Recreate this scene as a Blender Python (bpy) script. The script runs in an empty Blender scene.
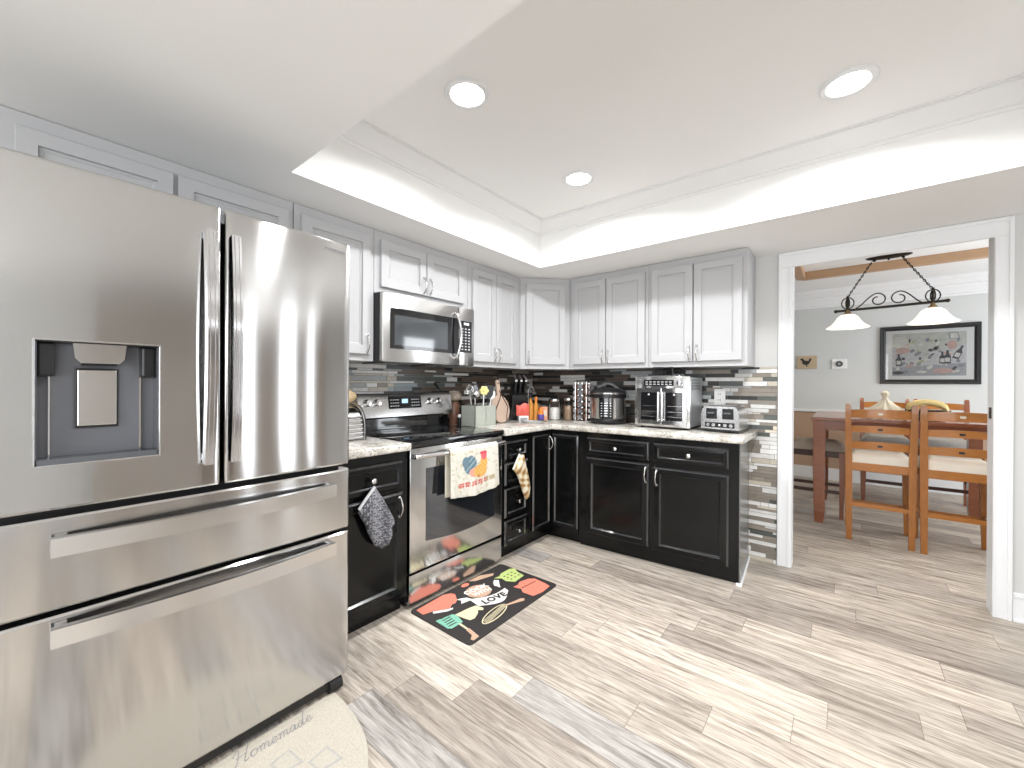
import bpy, bmesh, math, random
from mathutils import Vector, Matrix
R = math.radians
PI = math.pi
C = bpy.context.scene.collection
S = bpy.context.scene

# ------------------------------------------------------------------ camera
cam = bpy.data.cameras.new('camera')
cam.sensor_width = 36.0
cam.lens = 409.8 * 36 / 1024
cam.clip_start = 0.02
co = bpy.data.objects.new('camera', cam)
C.objects.link(co)
yaw, pitch, roll = R(39.03), R(-0.065), R(0.31)
fw = Vector((-math.sin(yaw)*math.cos(pitch), math.cos(yaw)*math.cos(pitch), math.sin(pitch)))
rt = Vector((math.cos(yaw), math.sin(yaw), 0)); up = rt.cross(fw)
r2 = rt*math.cos(roll) + up*math.sin(roll); u2 = -rt*math.sin(roll) + up*math.cos(roll)
M = Matrix((r2, u2, -fw)).transposed().to_4x4()
M.translation = Vector((0, 0, 1.215))
co.matrix_world = M
S.camera = co
# ------------------------------------------------------------------ world, lights, exposure
S.view_settings.view_transform = 'Standard'
S.view_settings.look = 'None'
S.view_settings.gamma = 1
S.view_settings.use_curve_mapping = False
S.view_settings.exposure = 0.16
S.cycles.use_denoising = True
S.cycles.max_bounces = 10
S.cycles.diffuse_bounces = 5
S.cycles.sample_clamp_indirect = 6
w = bpy.data.worlds.new('world'); S.world = w; w.use_nodes = True
w.node_tree.nodes['Background'].inputs[0].default_value = (0.75, 0.87, 1.0, 1)
w.node_tree.nodes['Background'].inputs[1].default_value = 1.2

def area(name, loc, rot, sx, sy, power, col=(1, 1, 1), shape='RECTANGLE', spread=180):
    l = bpy.data.lights.new(name, 'AREA'); l.energy = power; l.color = col
    l.shape = shape; l.size = sx
    if shape in ('RECTANGLE', 'ELLIPSE'): l.size_y = sy
    l.spread = R(spread)
    o = bpy.data.objects.new(name, l); C.objects.link(o)
    o.location = loc; o.rotation_euler = rot
    return o
CANS = [(-1.235, 1.215), (-1.225, 2.125), (0.006, 2.125), (0.006, 1.215)]
for cx, cy in CANS:
    area('ceiling_can_light', (cx, cy, 2.408), (0, 0, 0), 0.13, 0.13, 16, (0.975, 0.985, 1.0), 'DISK', 156)
area('rear_fill_light', (0.1, -2.52, 1.35), (R(-90), 0, PI), 2.6, 1.5, 62, (0.98, 0.99, 1.0))  # added fill from behind the camera, set in a made-up window
area('kitchen_side_window_light', (2.26, 2.05, 1.15), (R(90), 0, R(90)), 1.5, 1.9, 30, (0.97, 0.985, 1.0))
area('right_fill_light', (2.26, -1.25, 1.35), (R(90), 0, R(90)), 1.5, 1.25, 36, (0.98, 0.99, 1.0))  # added fill for the refrigerator wall and soffit, set in a made-up window
area('dining_window_light', (2.52, 5.0, 1.35), (R(90), 0, R(90)), 2.0, 1.5, 62, (0.92, 0.96, 1.0))

# ------------------------------------------------------------------ materials
def nt(name):
    m = bpy.data.materials.new(name); m.use_nodes = True
    t = m.node_tree; b = t.nodes['Principled BSDF']
    return m, t, b
def _s(b, k, v):
    if k in b.inputs: b.inputs[k].default_value = v
def mat(name, col, rough=0.5, metal=0.0, spec=0.5, coat=0.0, nscale=None, namt=0.06, bump=0.0, bscale=60, stretch=(1, 1, 1),
        attr=False, emit=None, aniso=0.0, trans=0.0, ior=1.45, alpha=None):
    m, t, b = nt(name)
    b.inputs['Base Color'].default_value = (*col, 1)
    _s(b, 'Roughness', rough); _s(b, 'Metallic', metal); _s(b, 'Specular IOR Level', spec)
    _s(b, 'Coat Weight', coat); _s(b, 'Coat Roughness', 0.08); _s(b, 'Transmission Weight', trans); _s(b, 'IOR', ior)
    if emit: _s(b, 'Emission Color', (*emit[0], 1)); _s(b, 'Emission Strength', emit[1])
    tc = t.nodes.new('ShaderNodeTexCoord'); mp = t.nodes.new('ShaderNodeMapping')
    mp.inputs['Scale'].default_value = stretch
    t.links.new(tc.outputs['Object'], mp.inputs['Vector'])
    if nscale is None: nscale = 8
    n = t.nodes.new('ShaderNodeTexNoise'); n.inputs['Scale'].default_value = nscale; n.inputs['Detail'].default_value = 3
    t.links.new(mp.outputs[0], n.inputs['Vector'])
    mx = t.nodes.new('ShaderNodeMix'); mx.data_type = 'RGBA'; mx.blend_type = 'MULTIPLY'; mx.inputs[0].default_value = 1
    mr = t.nodes.new('ShaderNodeMapRange'); mr.inputs['To Min'].default_value = 1 - namt; mr.inputs['To Max'].default_value = 1 + namt*0.5
    t.links.new(n.outputs['Fac'], mr.inputs['Value'])
    if attr:
        a = t.nodes.new('ShaderNodeAttribute'); a.attribute_name = 'Col'
        t.links.new(a.outputs['Color'], mx.inputs[6])
    else:
        mx.inputs[6].default_value = (*col, 1)
    t.links.new(mr.outputs[0], mx.inputs[7])
    t.links.new(mx.outputs[2], b.inputs['Base Color'])
    if bump:
        n2 = t.nodes.new('ShaderNodeTexNoise'); n2.inputs['Scale'].default_value = bscale; n2.inputs['Detail'].default_value = 2
        t.links.new(mp.outputs[0], n2.inputs['Vector'])
        bp = t.nodes.new('ShaderNodeBump'); bp.inputs['Strength'].default_value = bump; bp.inputs['Distance'].default_value = 0.01
        t.links.new(n2.outputs['Fac'], bp.inputs['Height']); t.links.new(bp.outputs[0], b.inputs['Normal'])
    if aniso:
        _s(b, 'Anisotropic', aniso)
        tg = t.nodes.new('ShaderNodeTangent'); tg.direction_type = 'RADIAL'; tg.axis = 'Z'
        t.links.new(tg.outputs[0], b.inputs['Tangent']); _s(b, 'Anisotropic Rotation', 0.25)
    return m

WALL = mat('wall_paint', (0.60, 0.60, 0.59), 0.7, nscale=3, namt=0.02)
DWALL = mat('dining_wall_paint', (0.60, 0.61, 0.60), 0.7, nscale=3, namt=0.02)
TANWALL = mat('dining_wainscot_paint', (0.42, 0.29, 0.20), 0.7, nscale=3, namt=0.02)
CEIL = mat('ceiling_paint', (0.86, 0.86, 0.85), 0.85, nscale=2, namt=0.015)
TRIMW = mat('white_trim_paint', (0.78, 0.79, 0.80), 0.35, nscale=2, namt=0.01)
CROWN = mat('crown_paint', (0.80, 0.80, 0.80), 0.5, nscale=2, namt=0.01)
UPPER = mat('light_grey_cabinet_paint', (0.455, 0.455, 0.462), 0.42, nscale=5, namt=0.02)
EDGE = mat('black_edge_highlight', (0.03, 0.03, 0.032), 0.12, spec=1.0, coat=1.0)  # bevel highlight lines put into the colour: lighter and glossier than the faces
BLACK = mat('black_cabinet_paint', (0.0035, 0.0038, 0.004), 0.16, spec=0.36, nscale=9, namt=0.3, bump=0.02, bscale=40)
STEEL = mat('brushed_stainless_steel', (0.63, 0.625, 0.62), 0.12, 1.0, nscale=2.5, namt=0.05, stretch=(1, 0.08, 1), aniso=0.96)
STEELV = mat('brushed_steel_vertical', (0.60, 0.59, 0.58), 0.22, 1.0, nscale=3, namt=0.05, aniso=0.6)
CHROME = mat('polished_chrome', (0.75, 0.75, 0.76), 0.12, 1.0, nscale=4, namt=0.02)
NICKEL = mat('satin_nickel', (0.70, 0.69, 0.68), 0.2, 1.0, nscale=4, namt=0.02)
BGLASS = mat('black_glass', (0.006, 0.006, 0.007), 0.04, spec=0.6, coat=0.6, nscale=4, namt=0.1)
BPLAST = mat('black_plastic', (0.012, 0.012, 0.013), 0.3, nscale=20, namt=0.1)
GPLAST = mat('dark_grey_plastic', (0.10, 0.105, 0.115), 0.22, nscale=20, namt=0.05)
MPLAST = mat('mid_grey_plastic', (0.14, 0.145, 0.16), 0.25, nscale=20, namt=0.05)
WPLAST = mat('white_plastic', (0.80, 0.80, 0.78), 0.35, nscale=10, namt=0.02)
GREYPRINT = mat('grey_print', (0.25, 0.25, 0.26), 0.4)
WPRINT = mat('white_print', (0.75, 0.76, 0.78), 0.5)
WOOD = mat('orange_brown_wood', (0.37, 0.130, 0.018), 0.32, coat=0.3, nscale=14, namt=0.35, stretch=(6, 6, 1))
WOODX = mat('orange_brown_wood_rail', (0.42, 0.150, 0.021), 0.32, coat=0.3, nscale=14, namt=0.35, stretch=(1, 6, 6))
REDWOOD = mat('red_brown_wood', (0.24, 0.075, 0.03), 0.22, coat=0.4, nscale=12, namt=0.3, stretch=(1, 6, 6))
DKWOOD = mat('dark_brown_wood', (0.055, 0.022, 0.014), 0.35, nscale=12, namt=0.3)
BEAMW = mat('tan_ceiling_beam_wood', (0.50, 0.32, 0.19), 0.5, nscale=8, namt=0.12, stretch=(1, 8, 8))
CREAM = mat('cream_upholstery', (0.72, 0.66, 0.56), 0.75, nscale=12, namt=0.08, bump=0.05, bscale=50)
GREYSEAT = mat('grey_upholstery', (0.36, 0.34, 0.31), 0.6, nscale=12, namt=0.1, bump=0.05, bscale=50)
TAUPE = mat('taupe_upholstery', (0.36, 0.30, 0.24), 0.6, nscale=12, namt=0.1, bump=0.05, bscale=50)
IRON = mat('dark_bronze_iron', (0.035, 0.028, 0.022), 0.4, 0.7, nscale=20, namt=0.2)
BRASS = mat('antique_brass', (0.30, 0.21, 0.10), 0.35, 0.9, nscale=20, namt=0.2)
SHADE = mat('white_alabaster_glass', (0.90, 0.87, 0.80), 0.35, nscale=8, namt=0.06, emit=((1.0, 0.93, 0.80), 0.75))
LENS = mat('lit_frosted_lens', (1, 1, 1), 0.5, emit=((1.0, 0.97, 0.93), 14))
PAINTC = mat('pigment', (0.8, 0.8, 0.8), 0.7, attr=True, nscale=80, namt=0.08)
CLOTH = mat('printed_cotton', (0.8, 0.8, 0.8), 0.85, attr=True, nscale=60, namt=0.10, bump=0.25, bscale=260)
TILE = mat('mosaic_tile', (0.5, 0.5, 0.5), 0.30, attr=True, nscale=25, namt=0.28, stretch=(1, 1, 3))
GROUT = mat('tile_grout', (0.20, 0.19, 0.18), 0.8)
YELLOW = mat('banana_skin', (0.66, 0.52, 0.22), 0.45, nscale=30, namt=0.25)
WICKER = mat('dark_wicker', (0.07, 0.045, 0.03), 0.6, bump=0.4, bscale=120)
BREAD = mat('bread_crust', (0.60, 0.45, 0.26), 0.7, nscale=25, namt=0.35, bump=0.2, bscale=40)
def thin_glass(name, ior=1.45):
    m, t, b = nt(name); out = t.nodes['Material Output']; t.nodes.remove(b)
    a = t.nodes.new('ShaderNodeBsdfTransparent'); g = t.nodes.new('ShaderNodeBsdfGlossy'); g.inputs['Roughness'].default_value = 0.02
    f = t.nodes.new('ShaderNodeFresnel'); f.inputs['IOR'].default_value = ior; x = t.nodes.new('ShaderNodeMixShader')
    t.links.new(f.outputs[0], x.inputs[0]); t.links.new(a.outputs[0], x.inputs[1]); t.links.new(g.outputs[0], x.inputs[2]); t.links.new(x.outputs[0], out.inputs['Surface'])
    return m
GLASS = thin_glass('clear_glass')
OVENGLASS = mat('oven_window_glass', (0.012, 0.014, 0.018), 0.05, spec=0.8, coat=1.0)
FLOUR = mat('white_flour', (0.82, 0.80, 0.76), 0.9)
SUGAR = mat('brown_oats', (0.55, 0.40, 0.28), 0.9, nscale=60, namt=0.3)
SLATEG = mat('sage_grey_ceramic', (0.40, 0.42, 0.37), 0.35, nscale=25, namt=0.15)
RED = mat('red_plastic', (0.62, 0.10, 0.07), 0.4)
ORANGE = mat('orange_plastic', (0.80, 0.22, 0.03), 0.35)
AMBER = mat('amber_liquid_bottle', (0.60, 0.26, 0.05), 0.2, nscale=20, namt=0.3)
PURPLE = mat('purple_plastic', (0.10, 0.07, 0.30), 0.35)
PINKB = mat('pinkish_wood', (0.50, 0.37, 0.29), 0.5, nscale=18, namt=0.15)
PALEY = mat('pale_yellow_plastic', (0.70, 0.66, 0.28), 0.5)
BROWNG = mat('brown_glass', (0.16, 0.08, 0.05), 0.2)
TANPL = mat('tan_ceramic', (0.52, 0.40, 0.26), 0.5, nscale=30, namt=0.2)
BLACKART = mat('black_paint', (0.02, 0.02, 0.02), 0.5)
CURTAIN = mat('tan_streak_curtain', (0.40, 0.34, 0.29), 0.9, nscale=6, namt=0.08)
BLIND = mat('white_blind_slat', (0.80, 0.81, 0.82), 0.6)
PANE = mat('window_pane', (0.95, 0.97, 1.0), 0.0, trans=1.0, ior=1.01)
RUBBER = mat('black_rubber', (0.01, 0.01, 0.01), 0.6)
HEAT = mat('grey_burner_print', (0.06, 0.06, 0.065), 0.12)
BLUEDISP = mat('lit_blue_display', (0.02, 0.03, 0.05), 0.2, emit=((0.45, 0.70, 1.0), 1.2))

def granite():
    m, t, b = nt('speckled_granite')
    tc = t.nodes.new('ShaderNodeTexCoord')
    n1 = t.nodes.new('ShaderNodeTexNoise'); n1.inputs['Scale'].default_value = 14; n1.inputs['Detail'].default_value = 6
    v = t.nodes.new('ShaderNodeTexVoronoi'); v.inputs['Scale'].default_value = 110
    n2 = t.nodes.new('ShaderNodeTexNoise'); n2.inputs['Scale'].default_value = 75; n2.inputs['Detail'].default_value = 4
    for q in (n1, v, n2): t.links.new(tc.outputs['Object'], q.inputs['Vector'])
    c1 = t.nodes.new('ShaderNodeValToRGB')
    c1.color_ramp.elements[0].position = 0.35; c1.color_ramp.elements[0].color = (0.38, 0.35, 0.30, 1)
    c1.color_ramp.elements[1].position = 0.60; c1.color_ramp.elements[1].color = (0.65, 0.625, 0.575, 1)
    t.links.new(n1.outputs['Fac'], c1.inputs['Fac'])
    c2 = t.nodes.new('ShaderNodeValToRGB')
    c2.color_ramp.elements[0].position = 0.30; c2.color_ramp.elements[0].color = (0.10, 0.09, 0.08, 1)
    c2.color_ramp.elements[1].position = 0.46; c2.color_ramp.elements[1].color = (1, 1, 1, 1)
    t.links.new(n2.outputs['Fac'], c2.inputs['Fac'])
    mx = t.nodes.new('ShaderNodeMix'); mx.data_type = 'RGBA'; mx.blend_type = 'MULTIPLY'; mx.inputs[0].default_value = 0.85
    t.links.new(c1.outputs[0], mx.inputs[6]); t.links.new(c2.outputs[0], mx.inputs[7])
    c3 = t.nodes.new('ShaderNodeValToRGB')
    c3.color_ramp.elements[0].position = 0.0; c3.color_ramp.elements[0].color = (0.45, 0.40, 0.36, 1)
    c3.color_ramp.elements[1].position = 0.35; c3.color_ramp.elements[1].color = (1, 1, 1, 1)
    t.links.new(v.outputs['Distance'], c3.inputs['Fac'])
    m2 = t.nodes.new('ShaderNodeMix'); m2.data_type = 'RGBA'; m2.blend_type = 'MULTIPLY'; m2.inputs[0].default_value = 0.5
    t.links.new(mx.outputs[2], m2.inputs[6]); t.links.new(c3.outputs[0], m2.inputs[7])
    t.links.new(m2.outputs[2], b.inputs['Base Color'])
    b.inputs['Roughness'].default_value = 0.18
    return m
GRANITE = granite()

def floormat():
    m, t, b = nt('weathered_oak_plank')
    tc = t.nodes.new('ShaderNodeTexCoord')
    col = t.nodes.new('ShaderNodeAttribute'); col.attribute_name = 'Col'
    sd = t.nodes.new('ShaderNodeAttribute'); sd.attribute_name = 'Seed'
    sc = t.nodes.new('ShaderNodeVectorMath'); sc.operation = 'MULTIPLY'; sc.inputs[1].default_value = (2.2, 26, 1)
    t.links.new(tc.outputs['Object'], sc.inputs[0])
    ad = t.nodes.new('ShaderNodeVectorMath'); ad.operation = 'MULTIPLY_ADD'; ad.inputs[1].default_value = (40, 40, 40)
    t.links.new(sd.outputs['Color'], ad.inputs[0]); t.links.new(sc.outputs[0], ad.inputs[2])
    n = t.nodes.new('ShaderNodeTexNoise'); n.inputs['Scale'].default_value = 1.6; n.inputs['Detail'].default_value = 8; n.inputs['Roughness'].default_value = 0.65
    n.inputs['Distortion'].default_value = 0.8
    t.links.new(ad.outputs[0], n.inputs['Vector'])
    r = t.nodes.new('ShaderNodeValToRGB')
    e = r.color_ramp.elements
    e[0].position = 0.30; e[0].color = (0.42, 0.38, 0.35, 1)
    e[1].position = 0.64; e[1].color = (1.30, 1.30, 1.29, 1)
    k = e.new(0.47); k.color = (0.92, 0.90, 0.88, 1)
    t.links.new(n.outputs['Fac'], r.inputs['Fac'])
    # fine pore lines
    sc2 = t.nodes.new('ShaderNodeVectorMath'); sc2.operation = 'MULTIPLY'; sc2.inputs[1].default_value = (7, 120, 1)
    t.links.new(tc.outputs['Object'], sc2.inputs[0])
    n2 = t.nodes.new('ShaderNodeTexNoise'); n2.inputs['Scale'].default_value = 1.5; n2.inputs['Detail'].default_value = 4
    t.links.new(sc2.outputs[0], n2.inputs['Vector'])
    r2_ = t.nodes.new('ShaderNodeValToRGB')
    r2_.color_ramp.elements[0].position = 0.34; r2_.color_ramp.elements[0].color = (0.62, 0.60, 0.58, 1)
    r2_.color_ramp.elements[1].position = 0.50; r2_.color_ramp.elements[1].color = (1.03, 1.03, 1.03, 1)
    t.links.new(n2.outputs['Fac'], r2_.inputs['Fac'])
    m1 = t.nodes.new('ShaderNodeMix'); m1.data_type = 'RGBA'; m1.blend_type = 'MULTIPLY'; m1.inputs[0].default_value = 1.0
    m2 = t.nodes.new('ShaderNodeMix'); m2.data_type = 'RGBA'; m2.blend_type = 'MULTIPLY'; m2.inputs[0].default_value = 0.75
    t.links.new(col.outputs['Color'], m1.inputs[6]); t.links.new(r.outputs[0], m1.inputs[7])
    t.links.new(m1.outputs[2], m2.inputs[6]); t.links.new(r2_.outputs[0], m2.inputs[7])
    t.links.new(m2.outputs[2], b.inputs['Base Color'])
    b.inputs['Roughness'].default_value = 0.42
    bp = t.nodes.new('ShaderNodeBump'); bp.inputs['Strength'].default_value = 0.15; bp.inputs['Distance'].default_value = 0.003
    t.links.new(n2.outputs['Fac'], bp.inputs['Height']); t.links.new(bp.outputs[0], b.inputs['Normal'])
    return m
PLANK = floormat()

# ------------------------------------------------------------------ mesh builder
class MB:
    def __init__(s): s.v = []; s.f = []; s.m = []; s.c = []; s.mats = []
    def mi(s, m):
        if m not in s.mats: s.mats.append(m)
        return s.mats.index(m)
    def add(s, vs, fs, m, col=None):
        o = len(s.v); k = s.mi(m)
        s.v += [tuple(v) for v in vs]
        for f in fs: s.f.append([o+i for i in f]); s.m.append(k); s.c.append(col)
        return s
    def box(s, x0, x1, y0, y1, z0, z1, m, b=0.0, col=None):
        x0, x1 = min(x0, x1), max(x0, x1); y0, y1 = min(y0, y1), max(y0, y1); z0, z1 = min(z0, z1), max(z0, z1)
        b = min(b, (x1-x0)*0.45, (y1-y0)*0.45, (z1-z0)*0.45)
        if b <= 0:
            vs = [(x, y, z) for z in (z0, z1) for y in (y0, y1) for x in (x0, x1)]
            fs = [(0, 2, 3, 1), (4, 5, 7, 6), (0, 1, 5, 4), (2, 6, 7, 3), (0, 4, 6, 2), (1, 3, 7, 5)]
            return s.add(vs, fs, m, col)
        bm = bmesh.new(); bmesh.ops.create_cube(bm, size=1)
        for v in bm.verts:
            v.co = Vector(((x0+x1)/2+v.co.x*(x1-x0), (y0+y1)/2+v.co.y*(y1-y0), (z0+z1)/2+v.co.z*(z1-z0)))
        bmesh.ops.bevel(bm, geom=list(bm.edges), offset=b, segments=2, affect='EDGES', profile=0.6)
        return s.bm(bm, m, col)
    def bm(s, bm, m, col=None, mtx=None):
        bm.verts.index_update()
        vs = [(mtx @ v.co) if mtx else v.co.copy() for v in bm.verts]
        fs = [[v.index for v in f.verts] for f in bm.faces]
        bm.free()
        return s.add(vs, fs, m, col)
    def cyl(s, p0, p1, r0, m, r1=None, n=16, cap=True, col=None):
        return s.tube([p0, p1], [r0, r0 if r1 is None else r1], m, n, cap, col)
    def tube(s, pts, r, m, n=10, cap=True, col=None, sq=None):
        pts = [Vector(p) for p in pts]; k = len(pts)
        rs = r if isinstance(r, (list, tuple)) else [r]*k
        vs = []; up0 = None
        for i in range(k):
            d = (pts[min(i+1, k-1)] - pts[max(i-1, 0)])
            if d.length < 1e-9: d = Vector((0, 0, 1))
            d.normalize()
            if up0 is None:
                up0 = Vector((0, 0, 1)) if abs(d.z) < 0.9 else Vector((1, 0, 0))
            a = up0 - d*up0.dot(d)
            if a.length < 1e-6: a = Vector((0, 1, 0)) - d*d.y
            a.normalize(); b_ = d.cross(a); up0 = a
            if sq:
                w, h = sq if not isinstance(sq[0], (tuple, list)) else sq[i]
                for (p, q) in ((-1, -1), (1, -1), (1, 1), (-1, 1)): vs.append(pts[i] + a*(p*w/2) + b_*(q*h/2))
            else:
                for j in range(n):
                    t = 2*PI*j/n; vs.append(pts[i] + (a*math.cos(t) + b_*math.sin(t))*rs[i])
        if sq: n = 4
        fs = [(i*n+j, i*n+(j+1) % n, (i+1)*n+(j+1) % n, (i+1)*n+j) for i in range(k-1) for j in range(n)]
        if cap: fs += [tuple(range(n))[::-1], tuple((k-1)*n+j for j in range(n))]
        return s.add(vs, fs, m, col)
    def lathe(s, prof, c, m, n=28, sx=1, sy=1, col=None, cap=True):
        vs = []; k = len(prof)
        for (r, z) in prof:
            for j in range(n):
                t = 2*PI*j/n; vs.append((c[0]+r*sx*math.cos(t), c[1]+r*sy*math.sin(t), c[2]+z))
        fs = [(i*n+j, i*n+(j+1) % n, (i+1)*n+(j+1) % n, (i+1)*n+j) for i in range(k-1) for j in range(n)]
        if cap:
            if prof[0][0] > 1e-5: fs.append(tuple(range(n))[::-1])
            if prof[-1][0] > 1e-5: fs.append(tuple((k-1)*n+j for j in range(n)))
        return s.add(vs, fs, m, col)
    def prism(s, poly, d, m, org=(0, 0, 0), ax=(1, 0, 0), ay=(0, 0, 1), col=None):
        """polygon in the (ax, ay) plane at org, extruded by vector d"""
        ax = Vector(ax); ay = Vector(ay); o = Vector(org); d = Vector(d)
        a = [o + ax*p[0] + ay*p[1] for p in poly]; n = len(a)
        fs = [tuple(range(n))[::-1], tuple(range(n, 2*n))] + [(i, (i+1) % n, n+(i+1) % n, n+i) for i in range(n)]
        return s.add(a + [p+d for p in a], fs, m, col)
    def sph(s, c, r, m, sx=1, sy=1, sz=1, n=16, col=None):
        k = max(6, n//2); prof = [(math.sin(PI*i/k), -math.cos(PI*i/k)) for i in range(k+1)]
        prof = [(max(p, 0.001)*r, z*r*sz) for p, z in prof]
        return s.lathe(prof, c, m, n, sx, sy, col)
    def grid(s, fn, nu, nv, m, colf=None, thick=None):
        """fn(u, v) -> point"""
        base = len(s.v); k = s.mi(m)
        for i in range(nu+1):
            for j in range(nv+1): s.v.append(tuple(fn(i/nu, j/nv)))
        for i in range(nu):
            for j in range(nv):
                a = base + i*(nv+1)+j
                s.f.append([a, a+nv+1, a+nv+2, a+1]); s.m.append(k)
                s.c.append(colf((i+.5)/nu, (j+.5)/nv) if colf else None)
        return s
    def text(s, txt, size, m, mtx, depth=0.0008, shear=0.0, space=1.0, bold=0.0, align='CENTER'):
        cu = bpy.data.curves.new('t', 'FONT'); cu.body = txt; cu.size = size; cu.extrude = depth; cu.shear = shear
        cu.align_x = align; cu.space_character = space; cu.offset = bold; cu.resolution_u = 3
        o = bpy.data.objects.new('t', cu); C.objects.link(o)
        dg = bpy.context.evaluated_depsgraph_get(); me = o.evaluated_get(dg).to_mesh()
        s.add([mtx @ v.co for v in me.vertices], [list(p.vertices) for p in me.polygons], m)
        o.evaluated_get(dg).to_mesh_clear()
        bpy.data.objects.remove(o); bpy.data.curves.remove(cu)
        return s
    def move(s, mtx):
        s.v = [tuple(mtx @ Vector(v)) for v in s.v]; return s
    def build(s, name, parent=None, smooth=None, fixn=True, seeds=None):
        me = bpy.data.meshes.new(name); me.from_pydata(s.v, [], s.f)
        for m in s.mats: me.materials.append(m)
        for p, k in zip(me.polygons, s.m): p.material_index = k
        if any(c is not None for c in s.c):
            ca = me.color_attributes.new('Col', 'FLOAT_COLOR', 'CORNER'); buf = []
            for p, c in zip(me.polygons, s.c):
                c = c or (0.8, 0.8, 0.8)
                buf += [c[0], c[1], c[2], 1.0]*p.loop_total
            ca.data.foreach_set('color', buf)
        if seeds:
            ca = me.color_attributes.new('Seed', 'FLOAT_COLOR', 'CORNER'); buf = []
            for p, c in zip(me.polygons, seeds): buf += [c[0], c[1], 0, 1.0]*p.loop_total
            ca.data.foreach_set('color', buf)
        if fixn:
            bm = bmesh.new(); bm.from_mesh(me); bmesh.ops.recalc_face_normals(bm, faces=bm.faces); bm.to_mesh(me); bm.free()
        if smooth:
            me.polygons.foreach_set('use_smooth', [True]*len(me.polygons))
            me.set_sharp_from_angle(angle=R(smooth))
        o = bpy.data.objects.new(name, me); C.objects.link(o)
        if parent: o.parent = parent
        return o

def tag(o, label, cat, group=None, kind=None):
    o['label'] = label
    if cat: o['category'] = cat
    if group: o['group'] = group
    if kind: o['kind'] = kind
    return o
def thing(name, label, cat, loc=(0, 0, 0), rz=0, group=None):
    o = bpy.data.objects.new(name, None); o.empty_display_size = 0.05; C.objects.link(o)
    o.location = loc; o.rotation_euler = (0, 0, rz)
    return tag(o, label, cat, group)
def struct(o, label=None):
    o['kind'] = 'structure'
    if label: o['label'] = label
    return o
def copy_tree(o, parent=None):
    c = o.copy(); C.objects.link(c); c.parent = parent
    for ch in o.children: copy_tree(ch, c)
    return c
def lab(o, l): o['label'] = l; return o

# ------------------------------------------------------------------ the setting
XL, YB, YD, XR, YR = -2.41, 3.29, 3.40, 2.30, -2.60
ZC, ZT = 2.10, 2.43
rnd = random.Random(7)
TONES = {'L': (0.50, 0.445, 0.380), 'M': (0.43, 0.385, 0.335), 'D': (0.34, 0.30, 0.262), 'G': (0.37, 0.35, 0.33), 'W': (0.55, 0.495, 0.43)}
known = {  # row -> list of (x_end, tone) from the left
    -1: [(-1.45, 'M'), (-.2, 'G'), (1.0, 'M')],
    0: [(-1.38, 'M'), (-.16, 'D'), (1.0, 'M')],
    1: [(-1.158, 'W'), (.06, 'D'), (1.2, 'G')],
    2: [(-.992, 'W'), (.22, 'G'), (1.4, 'M')],
    3: [(-1.82, 'D'), (-.6, 'M'), (.62, 'M'), (1.8, 'L')],
    4: [(-1.6, 'M'), (-.38, 'M'), (.84, 'L')],
    5: [(-1.05, 'M'), (-.137, 'L'), (1.08, 'L')],
    6: [(-.94, 'L'), (-.042, 'W'), (1.18, 'M')],
    7: [(-1.9, 'M'), (-.68, 'L'), (.22, 'D'), (1.4, 'M')],
    8: [(-1.79, 'L'), (-.571, 'M'), (.345, 'M'), (1.5, 'D')],
    9: [(-1.6, 'G'), (-.39, 'M'), (.506, 'L'), (1.7, 'M')],
    10: [(-1.3, 'L'), (-.12, 'D'), (.33, 'L'), (1.5, 'M')],
    11: [(-1.7, 'M'), (-.5, 'M'), (.7, 'D'), (1.9, 'M')],
}
fl = MB(); seeds = []
row0, pitch_ = 0.925, 0.151
for k in range(-24, 40):
    y0 = row0 + k*pitch_; y1 = y0 + pitch_
    xs = []; x = -2.6
    if k in known:
        for xe, t in known[k]: xs.append((x, xe, t)); x = xe
    else:
        x = -2.6 - rnd.random()*1.2
    while x < 2.7:
        xe = x + 1.22; xs.append((x, xe, rnd.choice('LMMDGMLM'))); x = xe
    for a, b_, t in xs:
        c = TONES[t]; j = rnd.uniform(0.93, 1.06); c = (c[0]*j, c[1]*j, c[2]*j)
        g = 0.0009
        fl.add([(a+g, y0+g, 0), (b_-g, y0+g, 0), (b_-g, y1-g, 0), (a+g, y1-g, 0)], [(0, 1, 2, 3)], PLANK, c)
        seeds.append((rnd.random(), rnd.random()))
FG = mat('plank_gap', (0.22, 0.19, 0.16), 0.8)
fl.add([(-2.6, -2.8, -0.0015), (2.7, -2.8, -0.0015), (2.7, 6.9, -0.0015), (-2.6, 6.9, -0.0015)], [(0, 1, 2, 3)], FG, (0.2, 0.2, 0.2)); seeds.append((0, 0))
fl.box(-2.6, 2.7, -2.8, 6.9, -0.10, -0.003, FG); seeds += [(0, 0)]*6
struct(fl.build('floor', fixn=False, seeds=seeds), 'weathered grey-beige oak plank floor')

b = MB().box(XL-.1, XL, YR-.1, YD, 0, ZT+.1, WALL)
struct(b.build('wall_left'), 'grey painted wall behind the refrigerator and range')
b = MB()
b.box(XL, -.273, YB, YD, 0, ZT+.1, WALL); b.box(.62, XR, YB, YD, 0, ZT+.1, WALL); b.box(-.273, .62, YB, YD, 2.036, ZT+.1, WALL)
struct(b.build('wall_back'), 'grey painted wall with the cased doorway')
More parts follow.
